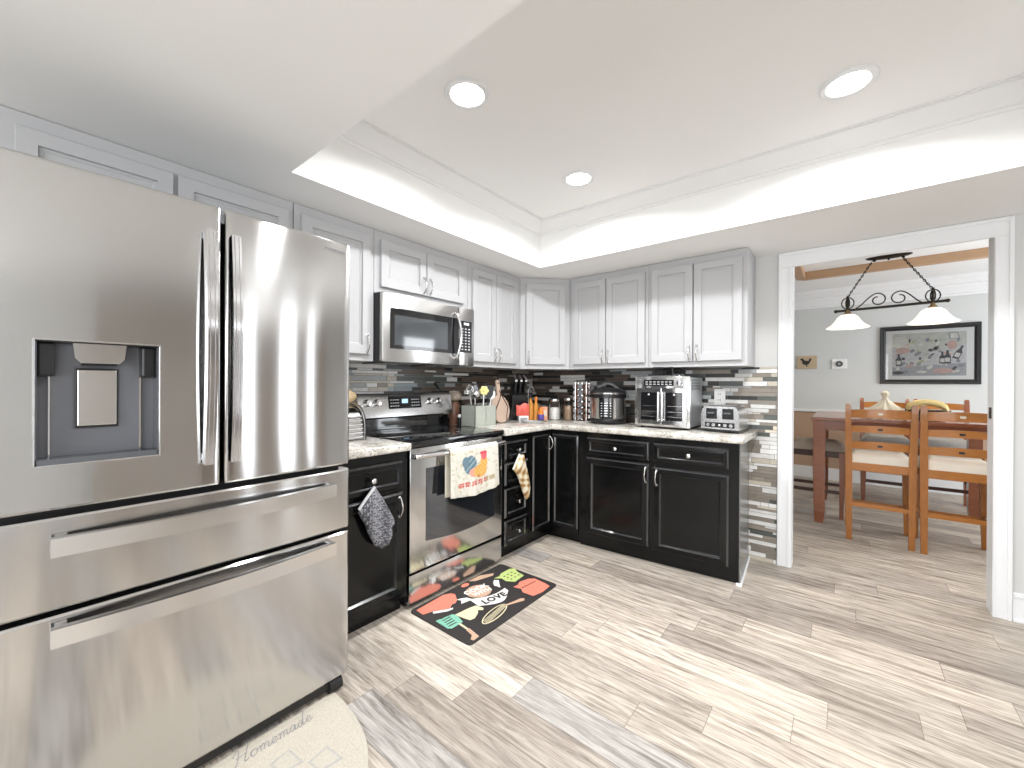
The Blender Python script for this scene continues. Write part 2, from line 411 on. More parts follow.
# right wall with a tall window; other openings, rear too, added for fill
b = MB()
b.box(XR, XR+.1, YR-.1, -2.05, 0, ZC, WALL); b.box(XR, XR+.1, -.45, 1.3, 0, ZC, WALL); b.box(XR, XR+.1, -2.05, -.45, 0, .68, WALL); b.box(XR, XR+.1, -2.05, -.45, 2.02, ZC, WALL); b.box(XR, XR+.1, 2.8, YD, 0, ZC, WALL)
b.box(XR, XR+.1, 1.3, 2.8, 2.02, ZC, WALL); b.box(XR, XR+.1, 1.3, 2.8, 0, .15, WALL)
struct(b.build('wall_right'))
b = MB()
b.box(XL, -1.25, YR-.1, YR, 0, ZC, WALL); b.box(1.45, XR, YR-.1, YR, 0, ZC, WALL)
b.box(-1.25, 1.45, YR-.1, YR, 0, .55, WALL); b.box(-1.25, 1.45, YR-.1, YR, 2.02, ZC, WALL)
struct(b.build('wall_rear'))
# kitchen ceiling: low soffit around the raised tray
TX0, TX1, TY0, TY1 = -1.812, .612, .752, 2.568
b = MB()
for (x0, x1, y0, y1) in ((XL, TX0, YR-.1, YD-.11), (TX1, XR+.1, YR-.1, YD-.11), (TX0, TX1, YR-.1, TY0), (TX0, TX1, TY1, YD-.11)):
    b.box(x0, x1, y0, y1, ZC, ZT+.06, CEIL)
b.box(TX0, TX1, TY0, TY1, ZT, ZT+.06, CEIL)
struct(b.build('ceiling'), 'white ceiling with a raised rectangular tray')
def ringprof(prof, x0, x1, y0, y1, m, mb):
    vs = []
    for (d, z) in prof: vs += [(x0+d, y0+d, z), (x1-d, y0+d, z), (x1-d, y1-d, z), (x0+d, y1-d, z)]
    fs = [(i*4+j, i*4+(j+1) % 4, (i+1)*4+(j+1) % 4, (i+1)*4+j) for i in range(len(prof)-1) for j in range(4)]
    mb.add(vs, fs, m)
b = MB(); ringprof([(0, 2.335), (.006, 2.335), (.012, 2.343), (.012, 2.350), (.020, 2.353), (.026, 2.362), (.030, 2.366), (.045, 2.382), (.062, 2.404), (.070, 2.412), (.074, 2.414), (.074, 2.422), (.082, 2.424), (.082, 2.43)], TX0, TX1, TY0, TY1, CROWN, b)
struct(b.build('trim_1', smooth=25), 'white crown moulding inside the tray ceiling')

# kitchen windows, out of frame; all but the curtained one added for fill light
def window(n, org, ax, wid, z0, z1, mull):
    ax = Vector(ax); nrm = Vector((-ax.y, ax.x, 0)); o = Vector(org)
    def bx(mb, a0, a1, d0, d1, c0, c1, m):
        mb.prism([(a0, c0), (a1, c0), (a1, c1), (a0, c1)], nrm*(d1-d0), m, o+nrm*d0, ax, (0, 0, 1))
    w_ = thing('window_%d' % n, 'white framed window', None); w_['kind'] = 'structure'
    f = MB()
    bx(f, 0, wid, 0, .05, z0, z0+.05, TRIMW); bx(f, 0, wid, 0, .05, z1-.05, z1, TRIMW)
    for a in [0, wid-.05] + mull: bx(f, a, a+.05, 0, .05, z0+.05, z1-.05, TRIMW)
    f.build('window_frame', w_)
    return w_
window(1, (XR+.01, 1.3, 0), (0, 1, 0), 1.5, .15, 2.02, [.725])
window(4, (XR+.01, -2.05, 0), (0, 1, 0), 1.6, .68, 2.02, [.775])  # frame made up for the right-hand fill light
window(2, (-1.25, YR-.09, 0), (1, 0, 0), 2.7, .55, 2.02, [.88, 1.77])  # frame made up for the rear fill light
cg = 'added tan curtain panels shaping the side window streaks'
for (a, c) in ((1.22, 1.74), (1.86, 2.22), (2.40, 2.62), (2.68, 2.88)):  # unseen panels added; their gaps shape bright streaks in the refrigerator doors
    cu = MB()
    cu.grid(lambda u, v, a=a, c=c: (XR-.06+.018*math.sin(u*(c-a)*90), a+(c-a)*u, .03+2.0*v), 40, 1, CURTAIN)
    o = cu.build('streak_curtain', smooth=60)
    tag(o, 'unseen tan curtain panel added to shape the side window streaks', 'curtain', cg)

t = thing('tan_reflection_block', 'tall tan block added out of view for the refrigerator reflection', 'cabinet', (XR-.02, 1.22, 0), R(-90))  # added, unseen; gives the refrigerator doors a darker tan reflected band
MB().box(-.86, 0, 0.002, .30, 0, 1.98, mat('tan_reflection_paint', (0.38, 0.345, 0.31), 0.5), .004).move(Matrix.Rotation(PI, 4, 'Z')).build('cabinet_body', t)
# doorway casing
b = MB()
def casing(mb, x0, x1, z0, z1, horiz=False):
    mb.box(x0, x1, YB-.014, YB+.002, z0, z1, TRIMW)
b.box(-.341, -.285, YB-.014, YB, 0, 2.0, TRIMW, .003); b.box(-.347, -.330, YB-.022, YB, 0, ZC-.002, TRIMW, .004); b.box(-.291, -.279, YB-.018, YB, 0, 2.006, TRIMW, .003)
b.box(.612, .672, YB-.014, YB, 0, 2.0, TRIMW, .003); b.box(.662, .680, YB-.022, YB, 0, ZC-.002, TRIMW, .004); b.box(.614, .622, YB-.018, YB, 0, 2.006, TRIMW, .003)
b.box(-.341, .672, YB-.0145, YB, 2.0, 2.09, TRIMW, .003); b.box(-.34, .672, YB-.022, YB, 2.078, ZC-.002, TRIMW, .004); b.box(-.29, .62, YB-.018, YB, 1.998, 2.010, TRIMW, .003)
b.box(-.28, -.268, YB-.01, YD+.005, 0, 2.04, TRIMW); b.box(.614, .626, YB-.01, YD+.005, 0, 2.04, TRIMW); b.box(-.28, .626, YB+.003, YD+.005, 2.036, 2.046, TRIMW)
struct(b.build('trim_2'), 'white moulded casing around the doorway')
b = MB().box(.611, .616, 3.325, 3.365, 1.04, 1.10, IRON); b.cyl((.611, 3.345, 1.07), (.6095, 3.345, 1.07), .008, BPLAST)
struct(b.build('trim_3'), 'dark metal strike plate on the right door jamb')
def base(mb, x0, x1, y0, y1, z=.145):
    mb.box(x0, x1, y0, y1, 0, z-.02, TRIMW, .002); 
b = MB()
b.box(.682, XR, YB-.012, YB, 0, .128, TRIMW); b.box(.682, XR, YB-.018, YB, .128, .136, TRIMW, .003); b.box(.682, XR, YB-.010, YB, .136, .150, TRIMW, .003); b.box(.682, XR, YB-.022, YB-.012, 0, .018, TRIMW, .004)
struct(b.build('baseboard_back'), 'white baseboard right of the doorway')
struct(MB().box(XR-.014, XR, YR, 1.2, 0, .14, TRIMW, .003).box(XR-.014, XR, 2.86, YB-.02, 0, .14, TRIMW, .003).build('baseboard_right'))

# ------------------------------------------------------------------ mosaic tile backsplash
WH = (0.74, 0.73, 0.71); LG = (0.42, 0.44, 0.44); TA = (0.27, 0.235, 0.195); DK = (0.022, 0.020, 0.018); SL = (0.09, 0.10, 0.09); CRM = (0.62, 0.56, 0.46); BLG = (0.30, 0.35, 0.37); BR = (0.11, 0.08, 0.06)
def tiles(mb, org, ax, nrm, L0, L1, z0, z1, pal, seed, skip=None):
    rn = random.Random(seed); ax = Vector(ax); nrm = Vector(nrm); o = Vector(org)
    mb.prism([(L0, z0), (L1, z0), (L1, z1), (L0, z1)], nrm*.004, GROUT, o, ax, (0, 0, 1), (0.2, 0.2, 0.2))
    z = z0
    while z < z1-.004:
        h = rn.choice([.014, .020, .028, .028, .034]); h = min(h, z1-z)
        x = L0 - rn.random()*.15
        while x < L1:
            wd = rn.choice([.05, .08, .11, .15, .20, .26]); a = max(x, L0); c = min(x+wd, L1)
            x += wd
            if c-a < .006: continue
            p = pal((a+c)/2, z+h/2)
            col = rn.choices([q[0] for q in p], [q[1] for q in p])[0]; j = rn.uniform(.85, 1.15)
            g = .0014
            mb.prism([(a+g, z+g), (c-g, z+g), (c-g, z+h-g), (a+g, z+h-g)], nrm*(.0065+rn.random()*.0015), TILE, o, ax, (0, 0, 1), tuple(k*j for k in col))
        z += h
def palL(s, z):
    if s < 1.7: return [(WH, 4), (CRM, 4), (LG, 2), (BLG, 2), (TA, 3), (DK, 1)] if z < 1.27 else [(WH, 3), (LG, 2), (BLG, 2), (SL, 4), (TA, 2)]
    if s < 2.2: return [(WH, 3), (BLG, 1), (SL, 5), (BR, 4), (LG, 1), (DK, 2)]
    return [(WH, 2), (BR, 6), (DK, 4), (TA, 2)]  # corner shade painted in: mostly dark tiles here
def palB(s, z):
    if s < -1.75: return [(WH, 2), (DK, 6), (BR, 4), (TA, 1)]  # darker tile mix stands in for the shade of the corner
    if s < -.8: return [(WH, 3), (LG, 2), (SL, 2), (DK, 6), (BR, 2)]
    if s < -.50 and z > 1.0: return [(WH, 3), (LG, 2), (SL, 2), (DK, 4), (TA, 1)]
    return [(WH, 5), (TA, 7), (SL, 1), (CRM, 1)]
b = MB(); tiles(b, (XL, 0, 0), (0, 1, 0), (1, 0, 0), .90, YB-.008, .60, 1.338, palL, 3)
struct(b.build('trim_4'), 'mosaic strip tile backsplash behind the range')
b = MB(); tiles(b, (0, YB, 0), (1, 0, 0), (0, -1, 0), XL+.008, -.350, .0, 1.338, palB, 11)
struct(b.build('trim_5'), 'mosaic strip tile backsplash along the back wall')

# ------------------------------------------------------------------ dining room shell
b = MB().box(-2.5, 2.7, 6.674, 6.78, .885, ZT+.1, DWALL).box(-2.5, 2.7, 6.674, 6.78, 0, .885, TANWALL)
struct(b.build('wall_dining_back'), 'dining room wall, grey above a chair rail and tan below')
b = MB().box(-1.9, -1.8, YD, 6.674, 0, ZT+.1, DWALL); struct(b.build('wall_dining_left'))
b = MB(); b.box(2.6, 2.7, YD, 3.98, 0, ZT+.1, DWALL); b.box(2.6, 2.7, 6.02, 6.78, 0, ZT+.1, DWALL); b.box(2.6, 2.7, 3.98, 6.02, 0, .5, DWALL); b.box(2.6, 2.7, 3.98, 6.02, 2.1, ZT+.1, DWALL)
struct(b.build('wall_dining_right'))
b = MB().box(XR, 2.7, YB, YD, 0, ZT+.1, WALL); struct(b.build('wall_dining_front'))
struct(MB().box(-1.9, 2.7, YD+.002, 6.78, ZT, ZT+.1, CEIL).build('ceiling_dining'), 'white dining room ceiling')
w3 = window(3, (2.6, 3.98, 0), (0, 1, 0), 2.04, .5, 2.1, [1.0])
for k in range(17):
    bl = MB().box(2.545, 2.552, 4.02+k*.12, 4.02+k*.12+.07, .52, 2.08, BLIND)
    tag(bl.build('blind_slat'), 'white vertical slat of the dining room window blind', 'blind slat', 'vertical blind slats at the dining room window')
b = MB(); b.box(-1.8, 2.6, 6.640, 6.674, .868, .902, TRIMW, .006)
struct(b.build('trim_6'), 'white chair rail on the dining room wall')
b = MB().box(-1.8, 2.6, 6.656, 6.674, 0, .15, TRIMW, .004); struct(b.build('baseboard_dining'), 'white baseboard of the dining room')
# crown along the far dining wall
prof = [(0, 2.222), (.012, 2.222), (.014, 2.24), (.035, 2.25), (.05, 2.285), (.075, 2.31), (.08, 2.33), (.11, 2.345), (.135, 2.385), (.15, 2.395), (.15, 2.43)]
b = MB(); vs = []
for d, z in prof: vs += [(-1.8, 6.674-d, z), (2.6, 6.674-d, z)]
b.add(vs, [(2*i, 2*i+1, 2*i+3, 2*i+2) for i in range(len(prof)-1)], CROWN)
struct(b.build('trim_7', smooth=25), 'stepped white crown moulding in the dining room')
b = MB(); b.box(-.33, 2.2, 5.40, 5.48, 2.352, ZT, BEAMW, .004)
b.box(-.41, -.33, 3.9, 5.40, 2.352, ZT, BEAMW, .004)
b.prism([(-.41, 5.40), (-.33, 5.40), (-.33, 5.48)], (0, 0, ZT-2.352), BEAMW, (0, 0, 2.352), (1, 0, 0), (0, 1, 0))
struct(b.build('trim_8'), 'tan wooden border beam on the dining room ceiling')

# ------------------------------------------------------------------ cabinets
def rects(mb, x0, x1, z0, z1, rings, m, yback=0.0):
    """nested rectangles facing -y"""
    vs = [(x0, yback, z0), (x1, yback, z0), (x1, yback, z1), (x0, yback, z1)]
    for d, y in rings: vs += [(x0+d, y, z0+d), (x1-d, y, z0+d), (x1-d, y, z1-d), (x0+d, y, z1-d)]
    n = len(rings)+1
    fs = [(i*4+j, i*4+(j+1) % 4, (i+1)*4+(j+1) % 4, (i+1)*4+j) for i in range(n-1) for j in range(4)]
    fs += [(0, 3, 2, 1), tuple((n-1)*4+j for j in range(4))]
    if m is BLACK:
        k1 = 4*1; ed = [i for i in range(len(fs)-2) if (i//4 == 1 or i//4 == n-3)]
        mb.add(vs, [f for i, f in enumerate(fs) if i not in ed], m); mb.add(vs, [fs[i] for i in ed], EDGE)
    else: mb.add(vs, fs, m)
SHK = [(0, -.016), (.003, -.021), (.050, -.021), (.0515, -.010), (.058, -.010), (.064, -.006)]
RAISE = [(0, -.010), (.010, -.0215), (.042, -.0235), (.050, -.012), (.056, -.010)]
DRW = [(0, -.010), (.010, -.0215), (.029, -.0225), (.036, -.012), (.040, -.011)]
def pull(par, x, z, L=.095, m=None, y=-.020):
    mb = MB(); h = L/2
    pts = [(x, y+.002, z-h), (x, y-.010, z-h+.004)] + [(x, y-.012-.016*math.sin(PI*t/8), z-h+.006+(L-.012)*t/8) for t in range(1, 8)] + [(x, y-.010, z+h-.004), (x, y+.002, z+h)]
    mb.tube(pts, [.0065, .0055] + [.0042]*7 + [.0055, .0065], m or NICKEL, 10)
    mb.sph((x, y-.001, z-h), .0085, m or NICKEL, 1, .5, 1); mb.sph((x, y-.001, z+h), .0085, m or NICKEL, 1, .5, 1)
    return mb.build('door_handle', par, smooth=40)
def knob(par, x, z, y=-.021):
    mb = MB()
    mb.lathe([(.008, 0), (.008, .002), (.005, .006), (.005, .012), (.011, .016), (.014, .021), (.0135, .026), (.008, .030), (.001, .031)], (0, 0, 0), CHROME, 20)
    mb.move(Matrix.Translation((x, y, z)) @ Matrix.Rotation(R(90), 4, 'X'))
    return mb.build('drawer_knob', par, smooth=40)
def door(par, x0, x1, z0, z1, m, rings=SHK, hx=None, hz=None, name='door'):
    mb = MB(); rects(mb, x0, x1, z0, z1, rings, m); d = mb.build(name, par)
    if hx is not None: pull(d, hx, hz)
    return d
def drawer(par, x0, x1, z0, z1, m, kn=True):
    mb = MB(); rects(mb, x0, x1, z0, z1, DRW, m); d = mb.build('drawer', par)
    if kn: knob(d, (x0+x1)/2, (z0+z1)/2)
    return d
def upper(label, loc, rz, w_, z0, doors, dz0=1.375, dz1=2.047, depth=.30, hz=1.435, handles=True):
    t = thing('wall_cabinet', label, 'cabinet', loc, rz, None)
    mb = MB(); mb.box(0, w_, 0, depth, z0, ZC-.003, UPPER, .0015)
    mb.build('cabinet_body', t)
    for i, (a, c, side) in enumerate(doors):
        hx = (c-.022 if side == 'r' else a+.022) if (side and handles) else None
        door(t, a, c, dz0, dz1, UPPER, SHK, hx, hz)
    return t
L90 = R(90)
XF = -2.10
upper('light grey wall cabinet above the refrigerator', (XF, -.25, 0), L90, 1.13, 1.80, [(.264, .669, None), (.683, 1.107, None)], 1.82, 2.047)
upper('tall light grey single-door wall cabinet between refrigerator and microwave', (XF, .885, 0), L90, .44, 1.338, [(.03, .41, 'r')])
upper('short light grey two-door wall cabinet over the microwave', (XF, 1.328, 0), L90, .75, 1.735, [(.035, .364, 'r'), (.370, .700, 'l')], 1.772, 2.045, hz=1.835)
upper('narrow light grey two-door wall cabinet right of the microwave', (XF, 2.081, 0), L90, .612, 1.338, [(.036, .290, 'r'), (.296, .555, 'l')])
# diagonal corner
t = thing('wall_cabinet', 'diagonal light grey corner wall cabinet with one door', 'cabinet', (-2.10, 2.696, 0), R(45))
dl = math.hypot(.30, .296)
mb = MB(); mb.prism([(0, 0), (dl, 0), (dl+.213, .213), (dl/2+.0, dl/2+.42-.213+.213), (-.213, .213)], (0, 0, ZC-.003-1.338), UPPER, (0, 0, 1.338), (1, 0, 0), (0, 1, 0)); mb.build('cabinet_body', t)
door(t, .045, dl-.04, 1.375, 2.047, UPPER, SHK, .068, 1.435)
upper('light grey two-door wall cabinet above the pressure cooker', (-1.796, 2.99, 0), 0, .668, 1.338, [(.038, .330, 'r'), (.336, .648, 'l')])
upper('light grey two-door wall cabinet at the doorway end, above the toaster', (-1.126, 2.99, 0), 0, .642, 1.338, [(.024, .313, 'r'), (.319, .615, 'l')])

def base_box(par, w_, depth, m, side=None):
    mb = MB(); mb.box(0, w_, 0, depth, .085, .858, m); mb.box(.0, w_, .055, depth, 0, .085, m)
    return mb.build('cabinet_body', par)
t = thing('base_cabinet', 'narrow black base cabinet between refrigerator and range', 'cabinet', (-1.80, .90, 0), L90)
base_box(t, .44, .58, BLACK)
drawer(t, .03, .405, .668, .812, BLACK); door(t, .03, .405, .118, .648, BLACK, RAISE, .38, .575)
t = thing('base_cabinet', 'narrow black base cabinet with drawers right of the range', 'cabinet', (-1.80, 2.112, 0), L90)
base_box(t, .31, .58, BLACK)
for z0, z1 in ((.690, .815), (.515, .670), (.295, .495), (.105, .275)): drawer(t, .02, .275, z0, z1, BLACK)
# corner cabinet (L-shaped)
RA = math.atan2(.085, 1.285)
t = thing('corner_base_cabinet', 'black corner base cabinet with an inward folding door', 'cabinet')
mb = MB()
mb.prism([(-2.38, 2.424), (-1.80, 2.424), (-1.80, 2.70), (-1.555, 2.716), (-1.595, 3.27), (-2.38, 3.27)], (0, 0, .858-.085), BLACK, (0, 0, .085), (1, 0, 0), (0, 1, 0))
mb.prism([(-2.38, 2.424), (-1.855, 2.424), (-1.855, 2.755), (-1.555, 2.771), (-1.595, 3.27), (-2.38, 3.27)], (0, 0, .085), BLACK, (0, 0, 0), (1, 0, 0), (0, 1, 0))
mb.build('cabinet_body', t)
mb = MB(); rects(mb, 0, .235, .118, .825, [(0, -.010), (.008, -.0205), (.024, -.0220), (.031, -.012), (.035, -.010)], BLACK)
mb.move(Matrix.Translation((-1.80, 2.455, 0)) @ Matrix.Rotation(L90, 4, 'Z')); d1 = mb.build('door', t)
mb = MB(); h = .095
mb = MB(); rects(mb, 0, .222, .118, .825, [(0, -.010), (.008, -.0205), (.024, -.0220), (.031, -.012), (.035, -.010)], BLACK)
mb.move(Matrix.Translation((-1.774, 2.704, 0)) @ Matrix.Rotation(RA, 4, 'Z')); d2 = mb.build('door', t)
hd = pull(d1, 0, 0); hd.location = (-1.80, 2.668, .755); hd.rotation_euler = (0, 0, L90)
# back run double cabinet
t = thing('base_cabinet', 'wide black base cabinet with two drawers and two doors', 'cabinet', (-1.77, 2.705, 0), RA)
mb = MB(); mb.box(.222, 1.283, 0, .47, .075, .858, BLACK); mb.box(.222, 1.283, .03, .47, 0, .075, BLACK); mb.build('cabinet_body', t)
drawer(t, .286, .745, .695, .822, BLACK); drawer(t, .775, 1.228, .695, .822, BLACK)
door(t, .286, .745, .112, .675, BLACK, RAISE, .725, .60); door(t, .775, 1.228, .100, .660, BLACK, RAISE, .797, .59)
mb = MB(); mb.box(1.284, 1.290, -.005, .49, .02, .858, mat('glossy_grey_laminate', (0.16, 0.16, 0.155), 0.22, spec=0.6, coat=0.0, nscale=5, namt=0.35, stretch=(1, 1, 7))); lab(mb.build('end_panel', t), 'glossy grey end panel')
mb = MB(); mb.box(1.291, 1.301, -.012, .49, .0, .022, TRIMW, .003); mb.box(1.27, 1.30, -.014, -.004, 0, .018, TRIMW, .002); lab(mb.build('base_moulding', t), 'white quarter-round moulding')

# countertops
def slab(mb, poly, z0, z1, m, bev=.008):
    bm = bmesh.new(); lo = [bm.verts.new((x, y, z0)) for x, y in poly]; f = bm.faces.new(lo)
    r = bmesh.ops.extrude_face_region(bm, geom=[f]); 
    for e in r['geom']:
        if isinstance(e, bmesh.types.BMVert): e.co.z = z1
    bmesh.ops.recalc_face_normals(bm, faces=bm.faces)
    bmesh.ops.bevel(bm, geom=[e for e in bm.edges], offset=bev, segments=3, affect='EDGES', profile=.5)
    mb.bm(bm, m)
mb = MB(); slab(mb, [(XL+.012, .885), (-1.762, .885), (-1.762, 1.342), (XL+.012, 1.342)], .860, .900, GRANITE)
tag(mb.build('countertop', smooth=35), 'short speckled granite countertop between refrigerator and range', 'countertop')
mb = MB(); slab(mb, [(XL+.012, 2.116), (-1.762, 2.116), (-1.762, 2.672), (-.462, 2.755), (-.462, YB-.012), (XL+.012, YB-.012)], .860, .900, GRANITE)
tag(mb.build('countertop', smooth=35), 'long L-shaped speckled granite countertop around the corner', 'countertop')

# ------------------------------------------------------------------ refrigerator
fr = thing('refrigerator', 'large stainless steel french-door refrigerator with two bottom drawers', 'refrigerator', (-1.53, -.042, 0), 0)
FW = .909
mb = MB(); mb.box(-.84, -.085, .005, FW-.005, .06, 1.745, GPLAST, .004); mb.box(-.12, -.075, .012, FW-.012, .07, 1.74, RUBBER)
mb.box(-.10, -.02, .03, FW-.03, .02, .058, BPLAST)
mb.build('case', fr)
def fpanel(name, y0, y1, z0, z1, hole=None, bow=.006, bl=.012, br=.012):
    """door skin facing +x, slightly bowed, rounded vertical edges"""
    mb = MB(); n = 24; prof = []
    def xf(y):
        s_ = (y-FW/2)/(FW/2); x = -bow*s_*s_*1.2
        for e, r in ((y-y0, bl), (y1-y, br)):
            if e < r: x -= r-math.sqrt(max(r*r-(r-e)**2, 0))
        return x
    ys = [y0+bl*k/5 for k in range(5)] + [y0+bl+(y1-y0-bl-br)*k/n for k in range(n+1)] + [y1-br+br*k/5 for k in range(1, 6)]
    if hole: ys = sorted(set(ys + [hole[0], hole[1]]))
    zs = [z0, z0+.006, z1-.006, z1]
    if hole: zs = sorted(zs + [hole[2], hole[3]])
    def zz(z): return .004 if z in (z0, z1) else 0
    vs = [(xf(y)-zz(z), y, z) for z in zs for y in ys]; m = len(ys); fs = []
    for i in range(len(zs)-1):
        for j in range(m-1):
            if hole and hole[2]-1e-6 <= zs[i] and zs[i+1] <= hole[3]+1e-6 and hole[0]-1e-6 <= ys[j] and ys[j+1] <= hole[1]+1e-6: continue
            fs.append((i*m+j, i*m+j+1, (i+1)*m+j+1, (i+1)*m+j))
    k = len(vs); vs += [(-.072, y, z) for z in (z0, z1) for y in (y0, y1)]
    fs += [(k, k+1, k+3, k+2)]
    fs += [tuple([k+1, k] + list(range(0, m)))]
    top = list(range((len(zs)-1)*m, len(zs)*m)); fs += [tuple(top[::-1] + [k+2, k+3])]
    fs += [tuple([k] + [k+2] + [i*m for i in range(len(zs)-1, -1, -1)])]
    fs += [tuple([k+3, k+1] + [i*m+m-1 for i in range(len(zs))])]
    mb.add(vs, fs, STEEL)
    return mb
HO = (.085, .318, 1.006, 1.316)
DL = fpanel('door', 0, .469, .892, 1.765, HO, br=.01).build('door', fr, smooth=30, fixn=False)
DR = fpanel('door', .479, FW, .892, 1.765, bl=.01).build('door', fr, smooth=30, fixn=False)
D1 = fpanel('drawer', 0, FW, .640, .872).build('drawer', fr, smooth=30, fixn=False)
D2 = fpanel('drawer', 0, FW, .058, .625).build('drawer', fr, smooth=30, fixn=False)
# dispenser
mb = MB(); y0, y1, z0, z1 = HO
dp = .058
mb.box(-dp-.004, -dp, y0, y1, z0, z1, MPLAST)
mb.box(-dp, -.001, y0, y0+.003, z0, z1, GPLAST); mb.box(-dp, -.001, y1-.003, y1, z0, z1, GPLAST)
mb.box(-dp, -.001, y0, y1, z1-.003, z1, BPLAST); mb.box(-dp, -.001, y0, y1, z0, z0+.014, GPLAST)
mb.box(-dp, -.020, y0+.003, y0+.035, z1-.09, z1-.003, BPLAST, .006); mb.box(-dp, -.020, y1-.035, y1-.003, z1-.09, z1-.003, BPLAST, .006)
mb.box(-dp, -.050, y0+.024, y0+.027, z0+.01, z1-.09, CHROME); mb.box(-dp, -.050, y1-.035, y1-.031, z0+.01, z1-.09, CHROME)
ds = mb.build('dispenser', DL); lab(ds, 'dark recessed water and ice dispenser')
mb = MB(); e = .004
for (a, c, p, q) in ((y0-e, y1+e, z1, z1+e), (y0-e, y1+e, z0-e, z0), (y0-e, y0, z0, z1), (y1, y1+e, z0, z1)): mb.box(-.012, .003, a, c, p, q, CHROME, .001)
mb.build('dispenser_rim', DL)
mb = MB(); mb.prism([(.149, 1.314), (.251, 1.314), (.247, 1.275), (.237, 1.262), (.163, 1.262), (.153, 1.275)], (.045, 0, 0), CHROME, (-.055, 0, 0), (0, 1, 0), (0, 0, 1))
mb.box(-.05, -.03, .166, .234, 1.256, 1.262, BPLAST); mb.build('dispenser_nozzle', DL, smooth=30)
mb = MB(); mb.box(-.052, -.046, .160, .236, 1.096, 1.245, NICKEL, .002); mb.box(-.056, -.051, .156, .240, 1.090, 1.250, BPLAST, .002); lab(mb.build('dispenser_paddle', DL), 'silver dispenser paddle')
def vhandle(par, y):
    mb = MB(); pts = []; 
    for k in range(17):
        t_ = k/16; z = .965+.71*t_; x = .022+.024*math.sin(PI*t_)
        pts.append((x, y, z))
    mb.tube(pts, 0, CHROME, sq=[(.028, .026)]*17)
    for z in (.972, 1.658): mb.box(-.006, .034, y-.010, y+.010, z, z+.022, CHROME, .002)
    for f in (-.006, .006): mb.tube([(p[0]+.0125, p[1]+f, p[2]) for p in pts], .0022, GREYPRINT, 6)
    return mb.build('door_handle', par, smooth=35)
vhandle(DL, .432); vhandle(DR, .499)
def hhandle(par, z):
    mb = MB(); pts = []
    for k in range(21):
        t_ = k/20; y = .112+.722*t_; pts.append((.020+.028*math.sin(PI*t_), y, z))
    mb.tube(pts, 0, NICKEL, sq=[(.046, .022)]*21)
    for y in (.119, .812): mb.box(-.006, .028, y, y+.022, z-.022, z+.022, CHROME, .002)
    return mb.build('drawer_handle', par, smooth=35)
hhandle(D1, .805); hhandle(D2, .582)
mb = MB(); mtx = Matrix(((0, 0, 1, -.0035), (1, 0, 0, .842), (0, 1, 0, 1.722), (0, 0, 0, 1)))
mb.text('SAMSUNG', .016, GREYPRINT, mtx, .0006, space=1.15); mb.build('brand_badge', DR)
for y in (.03, FW-.075): MB().tube([(-.03, y, .028), (-.03, y+.05, .028)], .026, RUBBER, 12).build('front_foot', fr)

# ------------------------------------------------------------------ range
rg = thing('range', 'stainless steel electric range with black glass cooktop', 'range', (-1.79, 1.347, 0))
W_ = .763
mb = MB(); mb.box(-.60, -.035, .003, W_-.003, .03, .872, BPLAST); mb.box(-.55, -.06, .02, W_-.02, 0, .03, BPLAST); mb.build('body', rg)
mb = MB(); mb.box(-.56, .018, 0, W_, .868, .905, BGLASS, .012)
for (cx, cy, r) in ((-.40, .19, .10), (-.40, .56, .08), (-.17, .20, .08), (-.17, .56, .115)):
    for q in (r, r*.62):
        mb.lathe([(q, .9052), (q+.002, .9056), (q+.004, .9052)], (cx, cy, 0), HEAT, 40, cap=False)
lab(mb.build('cooktop', rg, smooth=40), 'black glass cooktop')
# backguard
mb = MB(); mb.prism([(-.60, .90), (-.545, .90), (-.548, .985), (-.60, .985)], (0, W_, 0), BGLASS, (0, 0, 0), (1, 0, 0), (0, 0, 1)); 
mb.prism([(-.60, .985), (-.505, .985), (-.495, .995), (-.515, 1.125), (-.53, 1.145), (-.60, 1.145)], (0, W_, 0), STEELV, (0, 0, 0), (1, 0, 0), (0, 0, 1))
bg = mb.build('backguard', rg, smooth=30)
PX = lambda z: -.495-(z-.995)*(.02/.13)
mb = MB(); 
mb.prism([(.215, 1.045), (.480, 1.045), (.480, 1.128), (.215, 1.128)], (.0025, 0, 0), BGLASS, (PX(1.09)-.001, 0, 0), (0, 1, 0), (-.15, 0, 1)); 
cp = mb.build('control_panel', bg)
for v in cp.data.vertices: v.co.x = PX(v.co.z) + (.003 if v.co.x > PX(v.co.z) else 0)+.0005
for sx in (.228, .395):
    mb = MB()
    for r_ in range(3):
        for c_ in range(4):
            z = 1.06+r_*.02; y = sx+c_*.018
            mb.box(PX(z)+.0038, PX(z)+.0044, y, y+.010, z, z+.006, WPRINT)
    mb.build('button_print', cp)
mb = MB(); z = 1.09; mb.box(PX(z)+.003, PX(z)+.0046, .318, .365, 1.080, 1.108, BLUEDISP); lab(mb.build('clock_display', cp), 'lit blue clock display')
for y in (.060, .130, .555, .640):
    mb = MB(); mb.lathe([(.024, 0), (.024, .006), (.019, .010), (.017, .028), (.001, .029)], (0, 0, 0), CHROME, 24); mb.box(-.004, .004, -.018, .018, .026, .033, STEELV, .001)
    mb.move(Matrix.Translation((PX(1.087), y, 1.087)) @ Matrix.Rotation(R(81), 4, 'Y')); mb.build('control_knob', bg, smooth=40)
